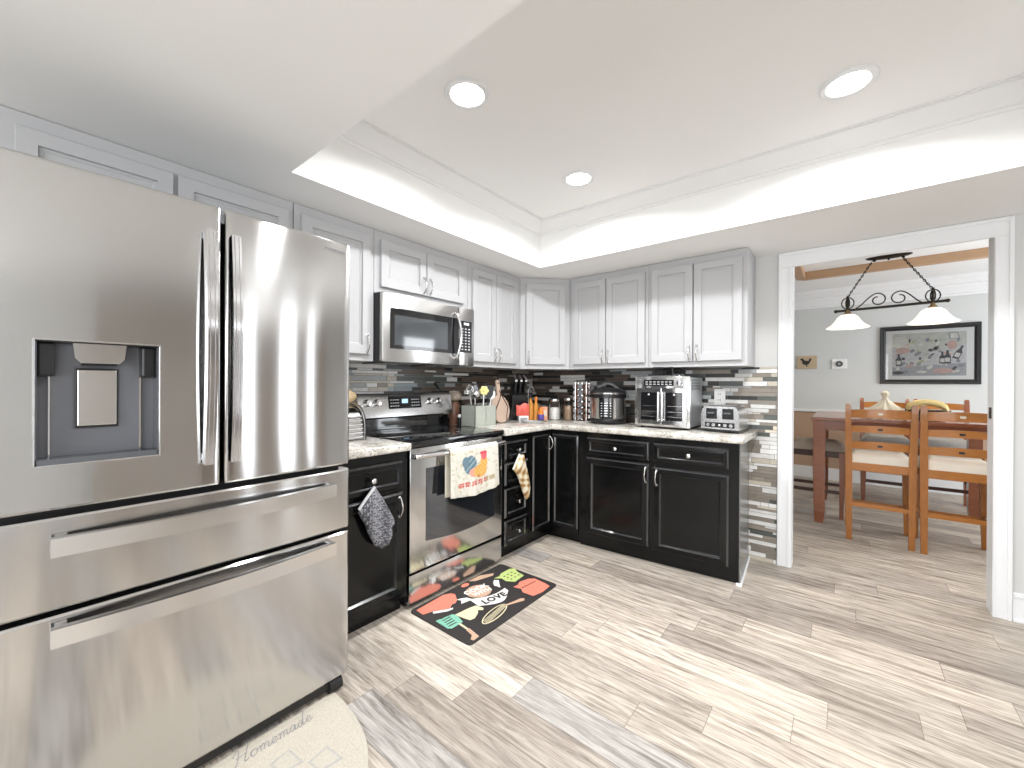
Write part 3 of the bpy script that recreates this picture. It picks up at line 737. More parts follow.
# oven door
mb = MB(); mb.box(-.035, 0, .004, W_-.004, .196, .862, STEEL, .006); od = mb.build('oven_door', rg, smooth=30)
arc = [(.112, .345)] + [(.112+.566*k/12, .345-.022*math.sin(PI*k/12)) for k in range(1, 12)] + [(.678, .345), (.678, .745), (.112, .745)]
mb = MB(); mb.prism(arc, (.003, 0, 0), OVENGLASS, (-.001, 0, 0), (0, 1, 0), (0, 0, 1)); lab(mb.build('oven_window', od), 'dark oven window with a curved lower edge')
mb = MB(); hp = [(.03+.02*math.sin(PI*k/14)**.5+.002, .0+.735*k/14+.012, .822) for k in range(15)]
mb.tube(hp, .0125, CHROME, 14)
for y in (.014, W_-.034): mb.box(-.004, .036, y, y+.022, .809, .835, BPLAST, .003)
mb.build('oven_handle', od, smooth=40)
mb = MB(); mb.box(-.035, -.002, .004, W_-.004, .030, .184, STEEL, .006); mb.build('storage_drawer', rg, smooth=30)

# dish towel over the oven handle
SPR = [(random.Random(k*7+1).random(), random.Random(k*5+2).random(), random.Random(k*3+3).uniform(.012, .045), random.Random(k+9).uniform(.006, .018), random.Random(k+50).uniform(0, PI), k % 3) for k in range(130)]
def towelcol(u, v):
    # u across 0..1, v down 0..1 (front panel)
    x, y = u, v; X_, Y_ = .52+(x-.52)/1.12, .36+(y-.36)/1.18
    def el(cx, cy, a, b_): return ((X_-cx)/a)**2+((Y_-cy)/b_)**2 < 1
    n = math.sin(x*37+y*11)*math.sin(y*41-x*17)+.5*math.sin(x*83+3*y)*math.sin(y*77)
    c = (0.63, 0.60, 0.53)
    for px, py, a, b_, t_, kk in SPR:
        dx, dy = x-px, y-py; p, q = dx*math.cos(t_)+dy*math.sin(t_), -dx*math.sin(t_)+dy*math.cos(t_)
        if (p/a)**2+(q/b_)**2 < 1: c = ((0.42, 0.44, 0.30), (0.50, 0.40, 0.27), (0.50, 0.50, 0.42))[kk]
    if el(.40, .36, .115, .17): c = (0.10, 0.16, 0.20) if math.sin(x*60+y*50) > -.1 else (0.22, 0.32, 0.36)
    if el(.32, .30, .06, .10): c = (0.13, 0.20, 0.24)
    if el(.46, .50, .08, .08): c = (0.60, 0.30, 0.22)
    if el(.58, .50, .13, .12) or el(.655, .36, .07, .14): c = (0.74, 0.42, 0.10) if math.sin(x*90-y*60) > -.3 else (0.62, 0.30, 0.10)
    if el(.655, .22, .055, .09): c = (0.62, 0.12, 0.14)
    if el(.615, .17, .03, .03) or el(.69, .17, .025, .03): c = (0.55, 0.06, 0.08)
    if .60 < y < .66 and abs(x-.55) < .02: c = (0.4, 0.2, 0.08)
    if .70+.06*(.5-x) < y < .80+.06*(.5-x) and .16 < x < .88:
        k = int((x-.16)*40)
        if (k % 5) != 4 and math.sin(x*260)*math.sin(y*190) > -.35: c = (0.50, 0.08, 0.06) if x < .72 else (0.32, 0.24, 0.10)
    return c
def towel_pt(u, v):
    wv = .006*math.sin(u*15+1)*min(1, v*3)+.004*math.sin(u*31)*v
    y = 1.578+.405*u + (.5-u)*(-.02)*v
    if v < .12:
        a = PI*(1-v/.12); return (-1.7395+.0165*-math.cos(a)+.0, y, .826+.0165*math.sin(a))
    q = (v-.12)/.88; drop = .258+.022*math.sin(PI*u)*q
    return (-1.723+.008*q+wv*q, y, .826-drop*q)
mb = MB(); mb.grid(towel_pt, 110, 90, CLOTH, lambda u, v: towelcol(u, max(0, (v-.12)/.88)))
mb.grid(lambda u, v: (-1.756+.004*math.sin(u*13)*v, 1.566+.40*u, .826-.262*v), 40, 20, CLOTH, lambda u, v: (0.60, 0.56, 0.47))
o = mb.build('dish_towel', smooth=180, fixn=False)
so = o.modifiers.new('s', 'SOLIDIFY'); so.thickness = .002
tag(o, 'cream dish towel printed with a rooster, draped over the oven handle', 'dish towel')

# ------------------------------------------------------------------ microwave
mw = thing('microwave', 'stainless over-the-range microwave with dark window', 'microwave', (-2.02, 1.329, 1.335))
mb = MB(); mb.box(-.375, -.028, 0, .738, .004, .397, BPLAST, .003); mb.build('body', mw)
mb = MB(); mb.box(-.028, 0, 0, .590, 0, .398, STEELV, .008); md = mb.build('door', mw, smooth=30)
mb = MB(); mb.box(-.028, 0, .593, .738, 0, .398, STEELV, .008); ms = mb.build('control_side', mw, smooth=30)
mb = MB(); mb.box(-.002, .0015, .052, .590, .078, .315, BGLASS, .001); mb.build('window_surround', md)
MWG = mat('microwave_window', (0.05, 0.055, 0.06), 0.05, coat=1.0, spec=0.8)
mb = MB(); mb.box(.0015, .0022, .082, .490, .100, .275, MWG); lab(mb.build('window', md), 'grey mesh-backed window')
mb = MB(); mb.tube([(-.002, .560, .045), (.016, .560, .052)] + [(.020+.022*math.sin(PI*k/12), .560+.012*math.sin(PI*k/12), .06+.275*k/12) for k in range(13)] + [(.016, .560, .343), (-.002, .560, .350)], .0095, CHROME, 12); mb.build('door_handle', md, smooth=40)
mb = MB(); mb.box(-.002, .0018, .602, .712, .090, .305, BGLASS, .001); kp = mb.build('keypad', ms)
mb = MB(); mb.box(.0018, .0024, .636, .684, .278, .294, WPRINT); mb.build('clock_display', kp)
mb = MB()
for r_ in range(8):
    for c_ in range(3): 
        mb.box(.0018, .0024, .615+c_*.032, .615+c_*.032+.014, .108+r_*.020, .108+r_*.020+.006, WPRINT)
mb.build('key_print', kp)
mb = MB(); mb.box(-.30, -.06, .06, .30, -.004, .004, GPLAST); mb.box(-.30, -.06, .42, .66, -.004, .004, GPLAST); mb.build('grease_filter', mw)

# ------------------------------------------------------------------ counter items
ZK = .900
# air fryer oven
af = thing('air_fryer_oven', 'stainless french-door air fryer oven with baking rack on top', 'toaster oven', (-1.005, 2.925, ZK), 0)
w2 = .188
mb = MB(); mb.box(-w2, w2, .01, .33, .018, .365, mat('satin_sheet_steel', (0.62, 0.64, 0.66), 0.38, 0.75, nscale=6, namt=.04), .006); mb.box(-w2-.006, w2+.006, -.002, .012, .014, .372, STEEL, .004)
for z in (.285, .305, .325, .345):
    for y in range(6): mb.box(w2-.001, w2+.0008, .06+y*.035, .075+y*.035, z-.006, z+.006, BPLAST)
bd = mb.build('body', af, smooth=30)
mb = MB(); mb.box(-.125, .085, -.006, .0, .305, .347, BGLASS, .002)
for k in range(7):
    for r_ in range(2): mb.box(-.115+k*.028, -.097+k*.028, -.0068, -.0055, .314+r_*.016, .318+r_*.016, WPRINT)
mb.build('control_panel', af)
mb = MB(); mb.lathe([(.021, 0), (.021, .012), (.018, .020), (.001, .021)], (0, 0, 0), CHROME, 24); mb.move(Matrix.Translation((.125, -.002, .326)) @ Matrix.Rotation(R(90), 4, 'X')); mb.build('control_knob', af, smooth=40)
for sgn, (a, c) in ((-1, (-w2+.012, -.003)), (1, (.003, w2-.012))):
    mb = MB(); rects(mb, a, c, .030, .288, [(0, -.010), (.002, -.013), (.030, -.013), (.032, -.008)], STEEL, -.001)
    d_ = mb.build('door', af)
    mb = MB(); mb.box(a+.032, c-.032, -.0085, -.0079, .062, .256, BGLASS); mb.build('door_glass', d_)
    mb = MB()
    for z in (.085, .12, .16): mb.box(a+.038, c-.036, -.0092, -.0086, z, z+.003, NICKEL)
    mb.build('rack_lines', d_); mb = MB(); mb.prism([(0, 0), (.016, 0), (.008, .014)], (0, -.0006, 0), WPRINT, ((a+c)/2-.008, -.0086, .238), (1, 0, 0), (0, 0, 1)); mb.build('warning_mark', d_)
    mb = MB(); hx = -.014*(-sgn)*-1 if False else sgn*.014
    mb.cyl((hx, -.034, .055), (hx, -.034, .262), .0065, CHROME); 
    for z in (.065, .25): mb.cyl((hx, -.012, z), (hx, -.034, z), .005, CHROME, n=8)
    mb.build('door_handle', d_, smooth=40)
for x in (-.15, .15):
    for y in (.04, .29): MB().lathe([(.014, 0), (.016, .016)], (x, y, 0), RUBBER, 14).build('foot', af)
rk = MB(); 
for x in (-.085, .085): rk.tube([(x, .05, .388), (x, .05, .372), (x, .28, .372), (x, .28, .388)], .003, BPLAST, 8)
rk.box(-.155, .12, .04, .29, .372, .379, GPLAST, .002)
rk.tube([(-.075, .045, .378), (-.075, .045,   .434), (.06, .045, .434), (.06, .045, .378)], .007, BPLAST, 8)
rk.tube([(-.07, .24, .378), (-.07, .24, .434), (.055, .24, .434), (.055, .24, .378)], .0035, IRON, 8)
tag(rk.build('baking_rack', smooth=40), 'dark metal baking tray and rack lying on the air fryer oven', 'rack')
rk_o = bpy.data.objects['baking_rack']; rk_o.location = (-1.005, 2.925, ZK)

# toaster
to = thing('toaster', 'brushed steel four-slice toaster by the doorway end of the counter', 'toaster', (-.636, 2.955, ZK), R(-4))
mb = MB(); wv = .116
sec = [(-wv, .018), (-wv, .10)] + [(-wv+.03*(1-math.cos(R(90)*k/5)), .10+.062*math.sin(R(90)*k/5)) for k in range(1, 6)] + [(wv-.03*(1-math.cos(R(90)*k/5)), .10+.062*math.sin(R(90)*k/5)) for k in range(5, 0, -1)] + [(wv, .10), (wv, .018)]
sec = [(x, z*1.06) for x, z in sec]; mb.prism(sec, (0, .235, 0), mat('toaster_steel', (0.62, 0.62, 0.62), 0.22, 1.0, nscale=6, namt=.04), (0, .0, 0), (1, 0, 0), (0, 0, 1)); mb.build('body', to, smooth=35)
mb = MB(); mb.box(-wv-.002, wv+.002, -.006, .241, .006, .022, BPLAST, .004); mb.build('base', to)
mb = MB(); mb.box(-.075, .075, .03, .205, .1705, .175, BPLAST, .002)
for x in (-.055, -.02, .02, .055): mb.box(x-.011, x+.011, .04, .195, .175, .1757, BGLASS)
mb.build('slot_panel', to)
for x in (-.050, .050):
    mb = MB(); mb.box(x-.034, x+.034, -.003, .002, .088, .158, BPLAST, .002); lv = mb.build('lever_window', to)
    MB().box(x-.020, x+.020, -.020, -.002, .122, .134, GPLAST, .003).build('lever', lv)
mb = MB(); mb.box(-.090, .090, -.003, .001, .032, .066, BPLAST, .003); cp_ = mb.build('control_strip', to)
mb = MB()
for x in (-.07, -.035, .035, .07): mb.lathe([(.011, 0), (.010, .008), (.001, .009)], (0, 0, 0), CHROME, 16) if False else mb.cyl((x, -.003, .049), (x, -.010, .049), .011, CHROME)
mb.cyl((0, -.003, .049), (0, -.005, .049), .006, WPLAST); mb.build('dial', cp_, smooth=40)

# pressure cooker
pc = thing('pressure_cooker', 'round stainless electric pressure cooker with black lid', 'pressure cooker', (-1.475, 3.045, ZK), R(20))
mb = MB(); mb.lathe([(.135, .010), (.140, .02), (.140, .04), (.138, .045)], (0, 0, 0), BPLAST, 40); mb.lathe([(.138, .045), (.138, .205)], (0, 0, 0), STEELV, 40, cap=False); mb.lathe([(.138, .205), (.147, .207), (.147, .232), (.14, .236)], (0, 0, 0), BPLAST, 40); mb.build('pot_body', pc, smooth=40)
mb = MB(); mb.lathe([(.142, .236), (.146, .240), (.146, .250), (.135, .262), (.10, .278), (.04, .288), (.001, .289)], (0, 0, 0), BPLAST, 40)
mb.lathe([(.1465, .236), (.1475, .241), (.1465, .247)], (0, 0, 0), STEELV, 40, cap=False)
ld = mb.build('lid', pc, smooth=40)
mb = MB(); mb.tube([(-.095, 0, .270)] + [(-.085+.17*k/12, 0, .275+.045*math.sin(PI*k/12)) for k in range(13)] + [(.095, 0, .270)], .011, BPLAST, 10, sq=[(.016, .03)]*15); mb.build('lid_handle', ld, smooth=40)
mb = MB(); n = 10
vs = [(.1395*math.sin(R(-22+44*i/n)), -.1395*math.cos(R(-22+44*i/n)), z) for z in (.045, .205) for i in range(n+1)]
mb.add(vs, [(i, i+1, n+2+i, n+1+i) for i in range(n)], BGLASS); pp = mb.build('control_panel', pc, smooth=60)
mb = MB()
for r_ in range(6):
    for s_ in (-1, 0, 1):
        a = R(s_*13); mb.box(-.012, .012, -.1408, -.1402, .065+r_*.02, .071+r_*.02, WPRINT) if s_ == 0 else None
for r_ in range(6):
    for aa in (-13, 13):
        x = .1402*math.sin(R(aa)); y = -.1405*math.cos(R(aa)); mb.add([(x-.008, y+.008*math.tan(R(-aa))*-1, .065+r_*.02), (x+.008, y-.008*math.tan(R(-aa))*-1, .065+r_*.02), (x+.008, y-.008*math.tan(R(-aa))*-1, .069+r_*.02), (x-.008, y+.008*math.tan(R(-aa))*-1, .069+r_*.02)], [(0, 1, 2, 3)], WPRINT)
mb.build('panel_print', pp)
for sx in (-1, 1): MB().box(sx*.138-.012, sx*.138+.018*sx+.006, -.03, .03, .205, .228, BPLAST, .004).build('side_handle', pc)

# spice carousel tower
sp = thing('spice_rack', 'tall revolving rack of silver-capped spice jars beside the cooker', 'spice rack', (-1.715, 3.055, ZK), R(15))
mb = MB(); mb.lathe([(.078, 0), (.08, .008), (.06, .016)], (0, 0, 0), CHROME, 30); mb.lathe([(.065, .326), (.07, .332), (.05, .346), (.001, .348)], (0, 0, 0), CHROME, 30); mb.cyl((0, 0, .01), (0, 0, .33), .012, CHROME)
for k in range(4): 
    a = R(45+90*k); mb.cyl((.066*math.cos(a), .066*math.sin(a), .01), (.066*math.cos(a), .066*math.sin(a), .33), .004, CHROME, n=8)
mb.build('frame', sp, smooth=40)
SPJ = []
for side in range(4):
    for r_ in range(6):
        a = R(90*side-90); z = .042+r_*.050
        d = Vector((math.cos(a), math.sin(a), 0)); mbj = MB()
        mbj.tube([Vector((0, 0, z))+d*.018, Vector((0, 0, z))+d*.055], .020, BROWNG, 14); mbj.tube([Vector((0, 0, z))+d*.055, Vector((0, 0, z))+d*.072], .021, CHROME, 14)
        j = mbj.build('spice_jar', smooth=40); SPJ.append(j)
        j.location = sp.location; j.rotation_euler = sp.rotation_euler
        tag(j, 'silver-capped spice jar in the revolving rack', 'spice jar', 'spice jars in the revolving rack')

# glass jars
def jar(label, x, y, r, h, fill, fh, lidm):
    t = thing('storage_jar', label, 'jar', (x, y, ZK))
    mb = MB(); mb.lathe([(r*.9, 0), (r, .006), (r, h*.82), (r*.86, h*.9), (r*.86, h*.94)], (0, 0, 0), GLASS, 28, cap=False); mb.lathe([(.001, .001), (r*.9, .001)], (0, 0, 0), GLASS, 28, cap=False); mb.build('jar_glass', t, smooth=40)
    mb = MB(); mb.lathe([(.001, .004), (r*.93, .004), (r*.95, .01), (r*.95, fh), (.001, fh+.004)], (0, 0, 0), fill, 24); mb.build('contents', t, smooth=40)
    mb = MB(); mb.lathe([(r*.92, h*.90), (r*.94, h*.92), (r*.94, h), (r*.9, h+.004), (.001, h+.004)], (0, 0, 0), lidm, 28); mb.build('lid', t, smooth=40)
    return t
jar('glass jar of white flour with silver lid in the corner', -1.985, 3.045, .056, .178, FLOUR, .105, NICKEL)
jar('glass jar of pale brown oats with silver lid beside the flour', -1.868, 3.09, .046, .188, SUGAR, .120, NICKEL)

# utensil crock (two square compartments)
cr = thing('utensil_holder', 'square sage-grey utensil holder beside the range', 'utensil holder', (-2.14, 2.245, ZK), 0)
mb = MB(); hx, hy, hh = .072, .115, .150
mb.box(-hx, hx, -hy, hy, 0, .008, SLATEG, .002)
for (a, c, d, e_) in ((-hx, -hx+.006, -hy, hy), (hx-.006, hx, -hy, hy), (-hx, hx, -hy, -hy+.006), (-hx, hx, hy-.006, hy), (-hx, hx, -.003, .003)): mb.box(a, c, d, e_, .004, hh, SLATEG, .001)
mb.build('box', cr)
def utensil(name, label, x, y, z, tilt, rot, kind, m1, m2):
    t = thing(name, label, name.replace('_', ' '), (x, y, ZK+.014), 0); t.rotation_mode = 'ZYX'; t.rotation_euler = (R(tilt[0]), R(tilt[1]), R(rot))
    mb = MB(); mb.tube([(0, 0, 0), (0, 0, z*.62)], [.006, .005], m1, 10); mb.build('handle', t, smooth=40)
    mb = MB()
    if kind == 'spoon': mb.sph((0, 0, z*.62+.038), .030, m2, 1, .35, 1.35)
    elif kind == 'ladle': mb.sph((0, .01, z*.62+.03), .036, m2, 1, .75, .8)
    elif kind == 'spatula':
        mb.prism([(-.014, 0), (.014, 0), (.034, .03), (.034, .10), (-.034, .10), (-.034, .03)], (0, .003, 0), m2, (0, 0, z*.62-.004), (1, 0, 0), (0, 0, 1))
    elif kind == 'whisk':
        for k in range(6):
            a = PI*k/6; pts = [(.028*math.sin(PI*q/12)**.8*math.cos(a)*(1 if True else 1), .028*math.sin(PI*q/12)**.8*math.sin(a), z*.62+.095*q/12) for q in range(13)]
            mb.tube(pts, .0013, m2, 6); mb.tube([(-p[0], -p[1], p[2]) for p in pts], .0013, m2, 6)
    elif kind == 'flower':
        for k in range(6): 
            a = PI*k/3; mb.sph((.022*math.cos(a), 0, z*.62+.03+.022*math.sin(a)), .015, m2, 1, .5, 1)
        mb.sph((0, -.004, z*.62+.03), .010, m2)
    mb.build('head', t, smooth=50); return t
SILV = CHROME
utensil('whisk', 'steel balloon whisk at the left of the utensil holder', -2.13, 2.170, .33, (9, 2), 40, 'whisk', SILV, SILV)
utensil('ladle', 'round steel ladle leaning in the left half of the utensil holder', -2.12, 2.195, .31, (6, 2), 30, 'ladle', SILV, NICKEL)
utensil('serving_spoon', 'dark steel serving spoon in the left half of the utensil holder', -2.13, 2.205, .34, (6, 2), 55, 'spoon', SILV, MPLAST)
utensil('slotted_spoon', 'tall black spoon in the middle of the utensil holder', -2.15, 2.228, .36, (2, -2), 50, 'spoon', BPLAST, BPLAST)
utensil('spatula', 'black turner in the right half of the utensil holder', -2.12, 2.305, .31, (-5, 2), 50, 'spatula', BPLAST, BPLAST)
utensil('scrub_brush', 'pale yellow flower-shaped utensil in the right half of the holder', -2.13, 2.272, .35, (0, 4), 50, 'flower', WPLAST, PALEY)
utensil('white_spoon', 'white plastic spoon leaning right in the utensil holder', -2.12, 2.325, .29, (-7, 3), 50, 'spoon', WPLAST, WPLAST)
utensil('black_spoon', 'black spoon standing behind the white spoon', -2.165, 2.325, .34, (-6, -4), 50, 'spoon', BPLAST, BPLAST)

# brown jar by the range
t = thing('canister', 'brown jar with a ribbed tan lid between range and utensil holder', 'jar', (-2.33, 2.168, ZK))
MB().lathe([(.034, 0), (.040, .01), (.043, .08), (.042, .15), (.032, .18)], (0, 0, 0), BROWNG, 24).build('jar_body', t, smooth=40)
mb = MB(); mb.lathe([(.030, .18), (.052, .190), (.060, .21), (.052, .238), (.030, .250), (.001, .252)], (0, 0, 0), mat('tan_ribbed_lid', (0.34, 0.27, 0.21), 0.5), 24)
for k in range(10):
    a = 2*PI*k/10; mb.tube([(.060*math.cos(a), .060*math.sin(a), .205), (.034*math.cos(a), .034*math.sin(a), .250), (0, 0, .254)], .004, CREAM, 6)
mb.build('lid', t, smooth=40)
for (x, y, m, l) in ((-2.215, 2.150, WPLAST, 'small white-topped pepper shaker by the range corner'),):
    t = thing('pepper_shaker', l, 'shaker', (-2.235, 2.137, ZK))
    MB().lathe([(.016, 0), (.017, .004), (.014, .06)], (0, 0, 0), BPLAST, 18).build('shaker_body', t, smooth=40)
    MB().lathe([(.015, .06), (.016, .068), (.012, .082), (.001, .084)], (0, 0, 0), m, 18).build('cap', t, smooth=40)

# round paddle board
t = thing('cutting_board', 'round pinkish wooden paddle board leaning upright in the corner', 'cutting board', (-2.115, 2.470, ZK+.003))
t.rotation_euler = (R(-4), R(-12), R(-2))
mb = MB(); pts = [(math.cos(a)*.105, .11+math.sin(a)*.11) for a in [R(-250+320*k/36) for k in range(37)]]
pts = [(.022, .215), (.018, .33), (.012, .345), (-.012, .345), (-.018, .33), (-.022, .215)] + [(-p[0], p[1]) for p in [(math.cos(R(75-k*330/30))*.105, .11+math.sin(R(75-k*330/30))*.11) for k in range(31)]]
mb.prism(pts, (.014, 0, 0), PINKB, (0, 0, 0), (0, 1, 0), (0, 0, 1)); bdo = mb.build('board', t)
mb = MB(); mb.tube([(.018, -.095, .05), (.018, .0, .19), (.018, .02, .24)], .0035, DKWOOD, 8); mb.tube([(.018, .05, .02), (.018, .085, .13), (.018, .0, .26)], .0035, DKWOOD, 8); mb.cyl((.0138, 0, .318), (.0152, 0, .318), .008, DKWOOD)
lab(mb.build('leather_cord', t, smooth=40), 'dark leather cord')

# knife block
t = thing('knife_block', 'black knife block with silver-trimmed knives in the corner', 'knife block', (-2.240, 2.840, ZK), R(138)); t.scale = (1.25, 1.1, 1.3)
mb = MB(); mb.prism([(-.06, 0), (.085, 0), (.085, .09), (.0, .235), (-.10, .165)], (0, .115, 0), BPLAST, (0, -.0575, 0), (1, 0, 0), (0, 0, 1)); mb.build('block', t)
kg = 'knives in the knife block'
sd = Vector((-.50, 0, .70)).normalized()
k_ = 0
for i in range(3):
    for j in range(3):
        p = Vector((-.085+.032*i, -.038+.038*j, .180+.021*i)); L = .10-.012*i
        mb = MB(); mb.tube([p, p+sd*L], 0, BPLAST, sq=[(.022, .013)]*2); hnd = mb
        mb.tube([p+sd*(L-.001), p+sd*(L+.012)], 0, CHROME, sq=[(.024, .015)]*2)
        mb.tube([p+sd*.012+Vector((0, -.0075, 0)), p+sd*(L-.02)+Vector((0, -.0075, 0))], .0022, CHROME, 6)
        o = mb.build('kitchen_knife'); o.location = t.location; o.rotation_euler = t.rotation_euler; o.scale = t.scale
        tag(o, 'black-handled knife with silver butt standing in the corner knife block', 'knife', kg)
# red packet on white box, wire rod, amber bottles, purple cup, orange box
mb = MB(); mb.box(-.04, .04, -.03, .03, 0, .045, WPLAST, .003); mb.box(-.03, .03, -.0306, -.030, .012, .030, BLUEDISP if False else GREYPRINT)
o = mb.build('spice_tin'); o.location = (-2.095, 2.735, ZK); o.rotation_euler = (0, 0, R(50)); tag(o, 'small white tin in front of the knife block', 'tin')
mb = MB(); 
mb.grid(lambda u, v: ((u-.5)*.11, -.012*math.sin(PI*u)*math.sin(PI*v)-.004*math.sin(9*u), v*.095*(1-.12*math.sin(7*u))), 16, 12, RED)
mb.grid(lambda u, v: ((u-.5)*.11, .014*math.sin(PI*u)*math.sin(PI*v)-.004*math.sin(9*u), v*.095*(1-.12*math.sin(7*u))), 16, 12, RED)
o = mb.build('snack_packet', smooth=60); o.location = (-2.10, 2.738, ZK+.046); o.rotation_euler = (R(-8), 0, R(50)); tag(o, 'crumpled red packet standing on the white tin', 'packet')
def bottle(label, x, y, r, h, m, cap, cat='bottle', name='bottle'):
    t = thing(name, label, cat, (x, y, ZK))
    MB().lathe([(r, 0), (r, h*.6), (r*.45, h*.76), (r*.4, h*.86)], (0, 0, 0), m, 18).build('bottle_body', t, smooth=40)
    MB().lathe([(r*.5, h*.84), (r*.5, h), (.001, h)], (0, 0, 0), cap, 18).build('cap', t, smooth=40); return t
bottle('tall amber bottle with dark cap, leftmost behind the spoon rest', -2.115, 2.865, .024, .225, AMBER, BPLAST)
bottle('amber bottle with orange cap, between the tall amber bottle and the purple tub', -2.085, 2.905, .023, .20, AMBER, ORANGE)
t = thing('purple_tub', 'small purple tub with orange lid in the counter corner', 'tub', (-2.025, 2.895, ZK))
MB().lathe([(.020, 0), (.027, .012), (.028, .045), (.024, .052)], (0, 0, 0), PURPLE, 20).build('tub_body', t, smooth=40)
MB().lathe([(.024, .052), (.024, .075), (.014, .095), (.012, .115), (.001, .117)], (0, 0, 0), ORANGE, 20).build('lid', t, smooth=40)
mb = MB(); mb.box(-.03, .03, -.015, .015, 0, .112, mat('orange_cardboard', (0.72, 0.36, 0.22), 0.7), .002); mb.box(-.022, .022, -.0156, -.015, .03, .08, CREAM)
o = mb.build('tea_box'); o.location = (-2.055, 2.985, ZK); o.rotation_euler = (0, 0, R(40)); tag(o, 'small orange-tan box left of the flour jar', 'box')
t = thing('paper_towel_rod', 'thin chrome wire stand in front of the knife block', 'stand', (-2.09, 2.80, ZK))
MB().lathe([(.04, 0), (.04, .004), (.001, .006)], (0, 0, 0), CHROME, 24).tube([(0, 0, 0), (0, 0, .26), (.004, .02, .285), (.012, .045, .285), (.016, .058, .255)], .0035, CHROME, 8).build('wire_stand', t, smooth=40)
t = thing('spoon_rest', 'white spoon rest with black edge on the corner of the counter', 'spoon rest', (-1.93, 2.655, ZK), R(32))
MB().lathe([(.001, .004), (.05, .004), (.068, .012), (.07, .016), (.066, .012), (.05, .001), (.001, .001)], (0, 0, 0), WPLAST, 30, 1.5, .7).build('dish', t, smooth=50)
MB().lathe([(.068, .014), (.071, .018), (.073, .014)], (0, 0, 0), BPLAST, 30, 1.5, .7, cap=False).build('rim', t, smooth=50)

# breadbox and bread left of the range
t = thing('breadbox', 'chrome roll-top breadbox with ribs beside the refrigerator', 'breadbox', (-2.19, 1.0, ZK), 0)
sec = [(-.13, .008), (.13, .008)] + [(.13*math.cos(R(90)*k/10)**.7 if k < 10 else 0, .05+.135*math.sin(R(90)*k/10)) for k in range(11)] + [(-.13, .185)]
mb = MB(); mb.prism(sec, (0, .245, 0), CHROME, (0, 0, 0), (1, 0, 0), (0, 0, 1))
for k in range(6): mb.tube([(.135-.002*k*k*.3, .01, .02+.022*k), (.135-.002*k*k*.3,   .235, .02+.022*k)], .006, CHROME, 8)
mb.build('box_body', t, smooth=40)
sec2 = [(.136, .0)] + [(.138*math.cos(R(90)*k/10)**.7 if k < 10 else 0, .05+.143*math.sin(R(90)*k/10)) for k in range(11)]
mb = MB(); mb.tube([(p[0], .25, p[1]) for p in sec2], .006, BPLAST, 8); mb.tube([(p[0]+.004, .242, p[1]+.004) for p in sec2], .004, CHROME, 8); lab(mb.build('end_rim', t, smooth=40), 'black curved edge')
mb = MB(); mb.sph((0, 0, .048), .062, BREAD, 1.0, 2.0, .78, 24); mb.v = [(v[0]*(1+.06*math.sin(v[1]*60)), v[1], max(v[2], .002)) for v in mb.v]
o = mb.build('bread_loaf', smooth=60); o.location = (-2.22, 1.165, ZK+.187); tag(o, 'golden bread loaf lying on the breadbox', 'bread')
# lighter on the backguard
t = thing('grill_lighter', 'black lighter wand leaning on the tile behind the range', 'lighter', (0, 0, 0))
MB().tube([(-2.330, 1.975, 1.215), (-2.335, 2.015, 1.180)], .010, BPLAST, 8).tube([(-2.335, 2.015, 1.180), (-2.340, 2.050, 1.150)], .005, BPLAST, 8).build('wand', t, smooth=40)

# outlets
t = thing('wall_outlet', 'white outlet cover on the tile above the toaster', 'outlet', (-.705, YB-.008, 1.125))
MB().box(-.037, .037, -.006, 0, -.058, .058, WPLAST, .002).build('cover_plate', t)
mb = MB()
for z in (-.022, .022): mb.box(-.014, .014, -.0075, -.005, z-.014, z+.014, WPLAST, .002); mb.box(-.007, -.004, -.008, -.0075, z-.006, z+.006, BPLAST); mb.box(.004, .007, -.008, -.0075, z-.006, z+.006, BPLAST)
mb.build('socket', t)

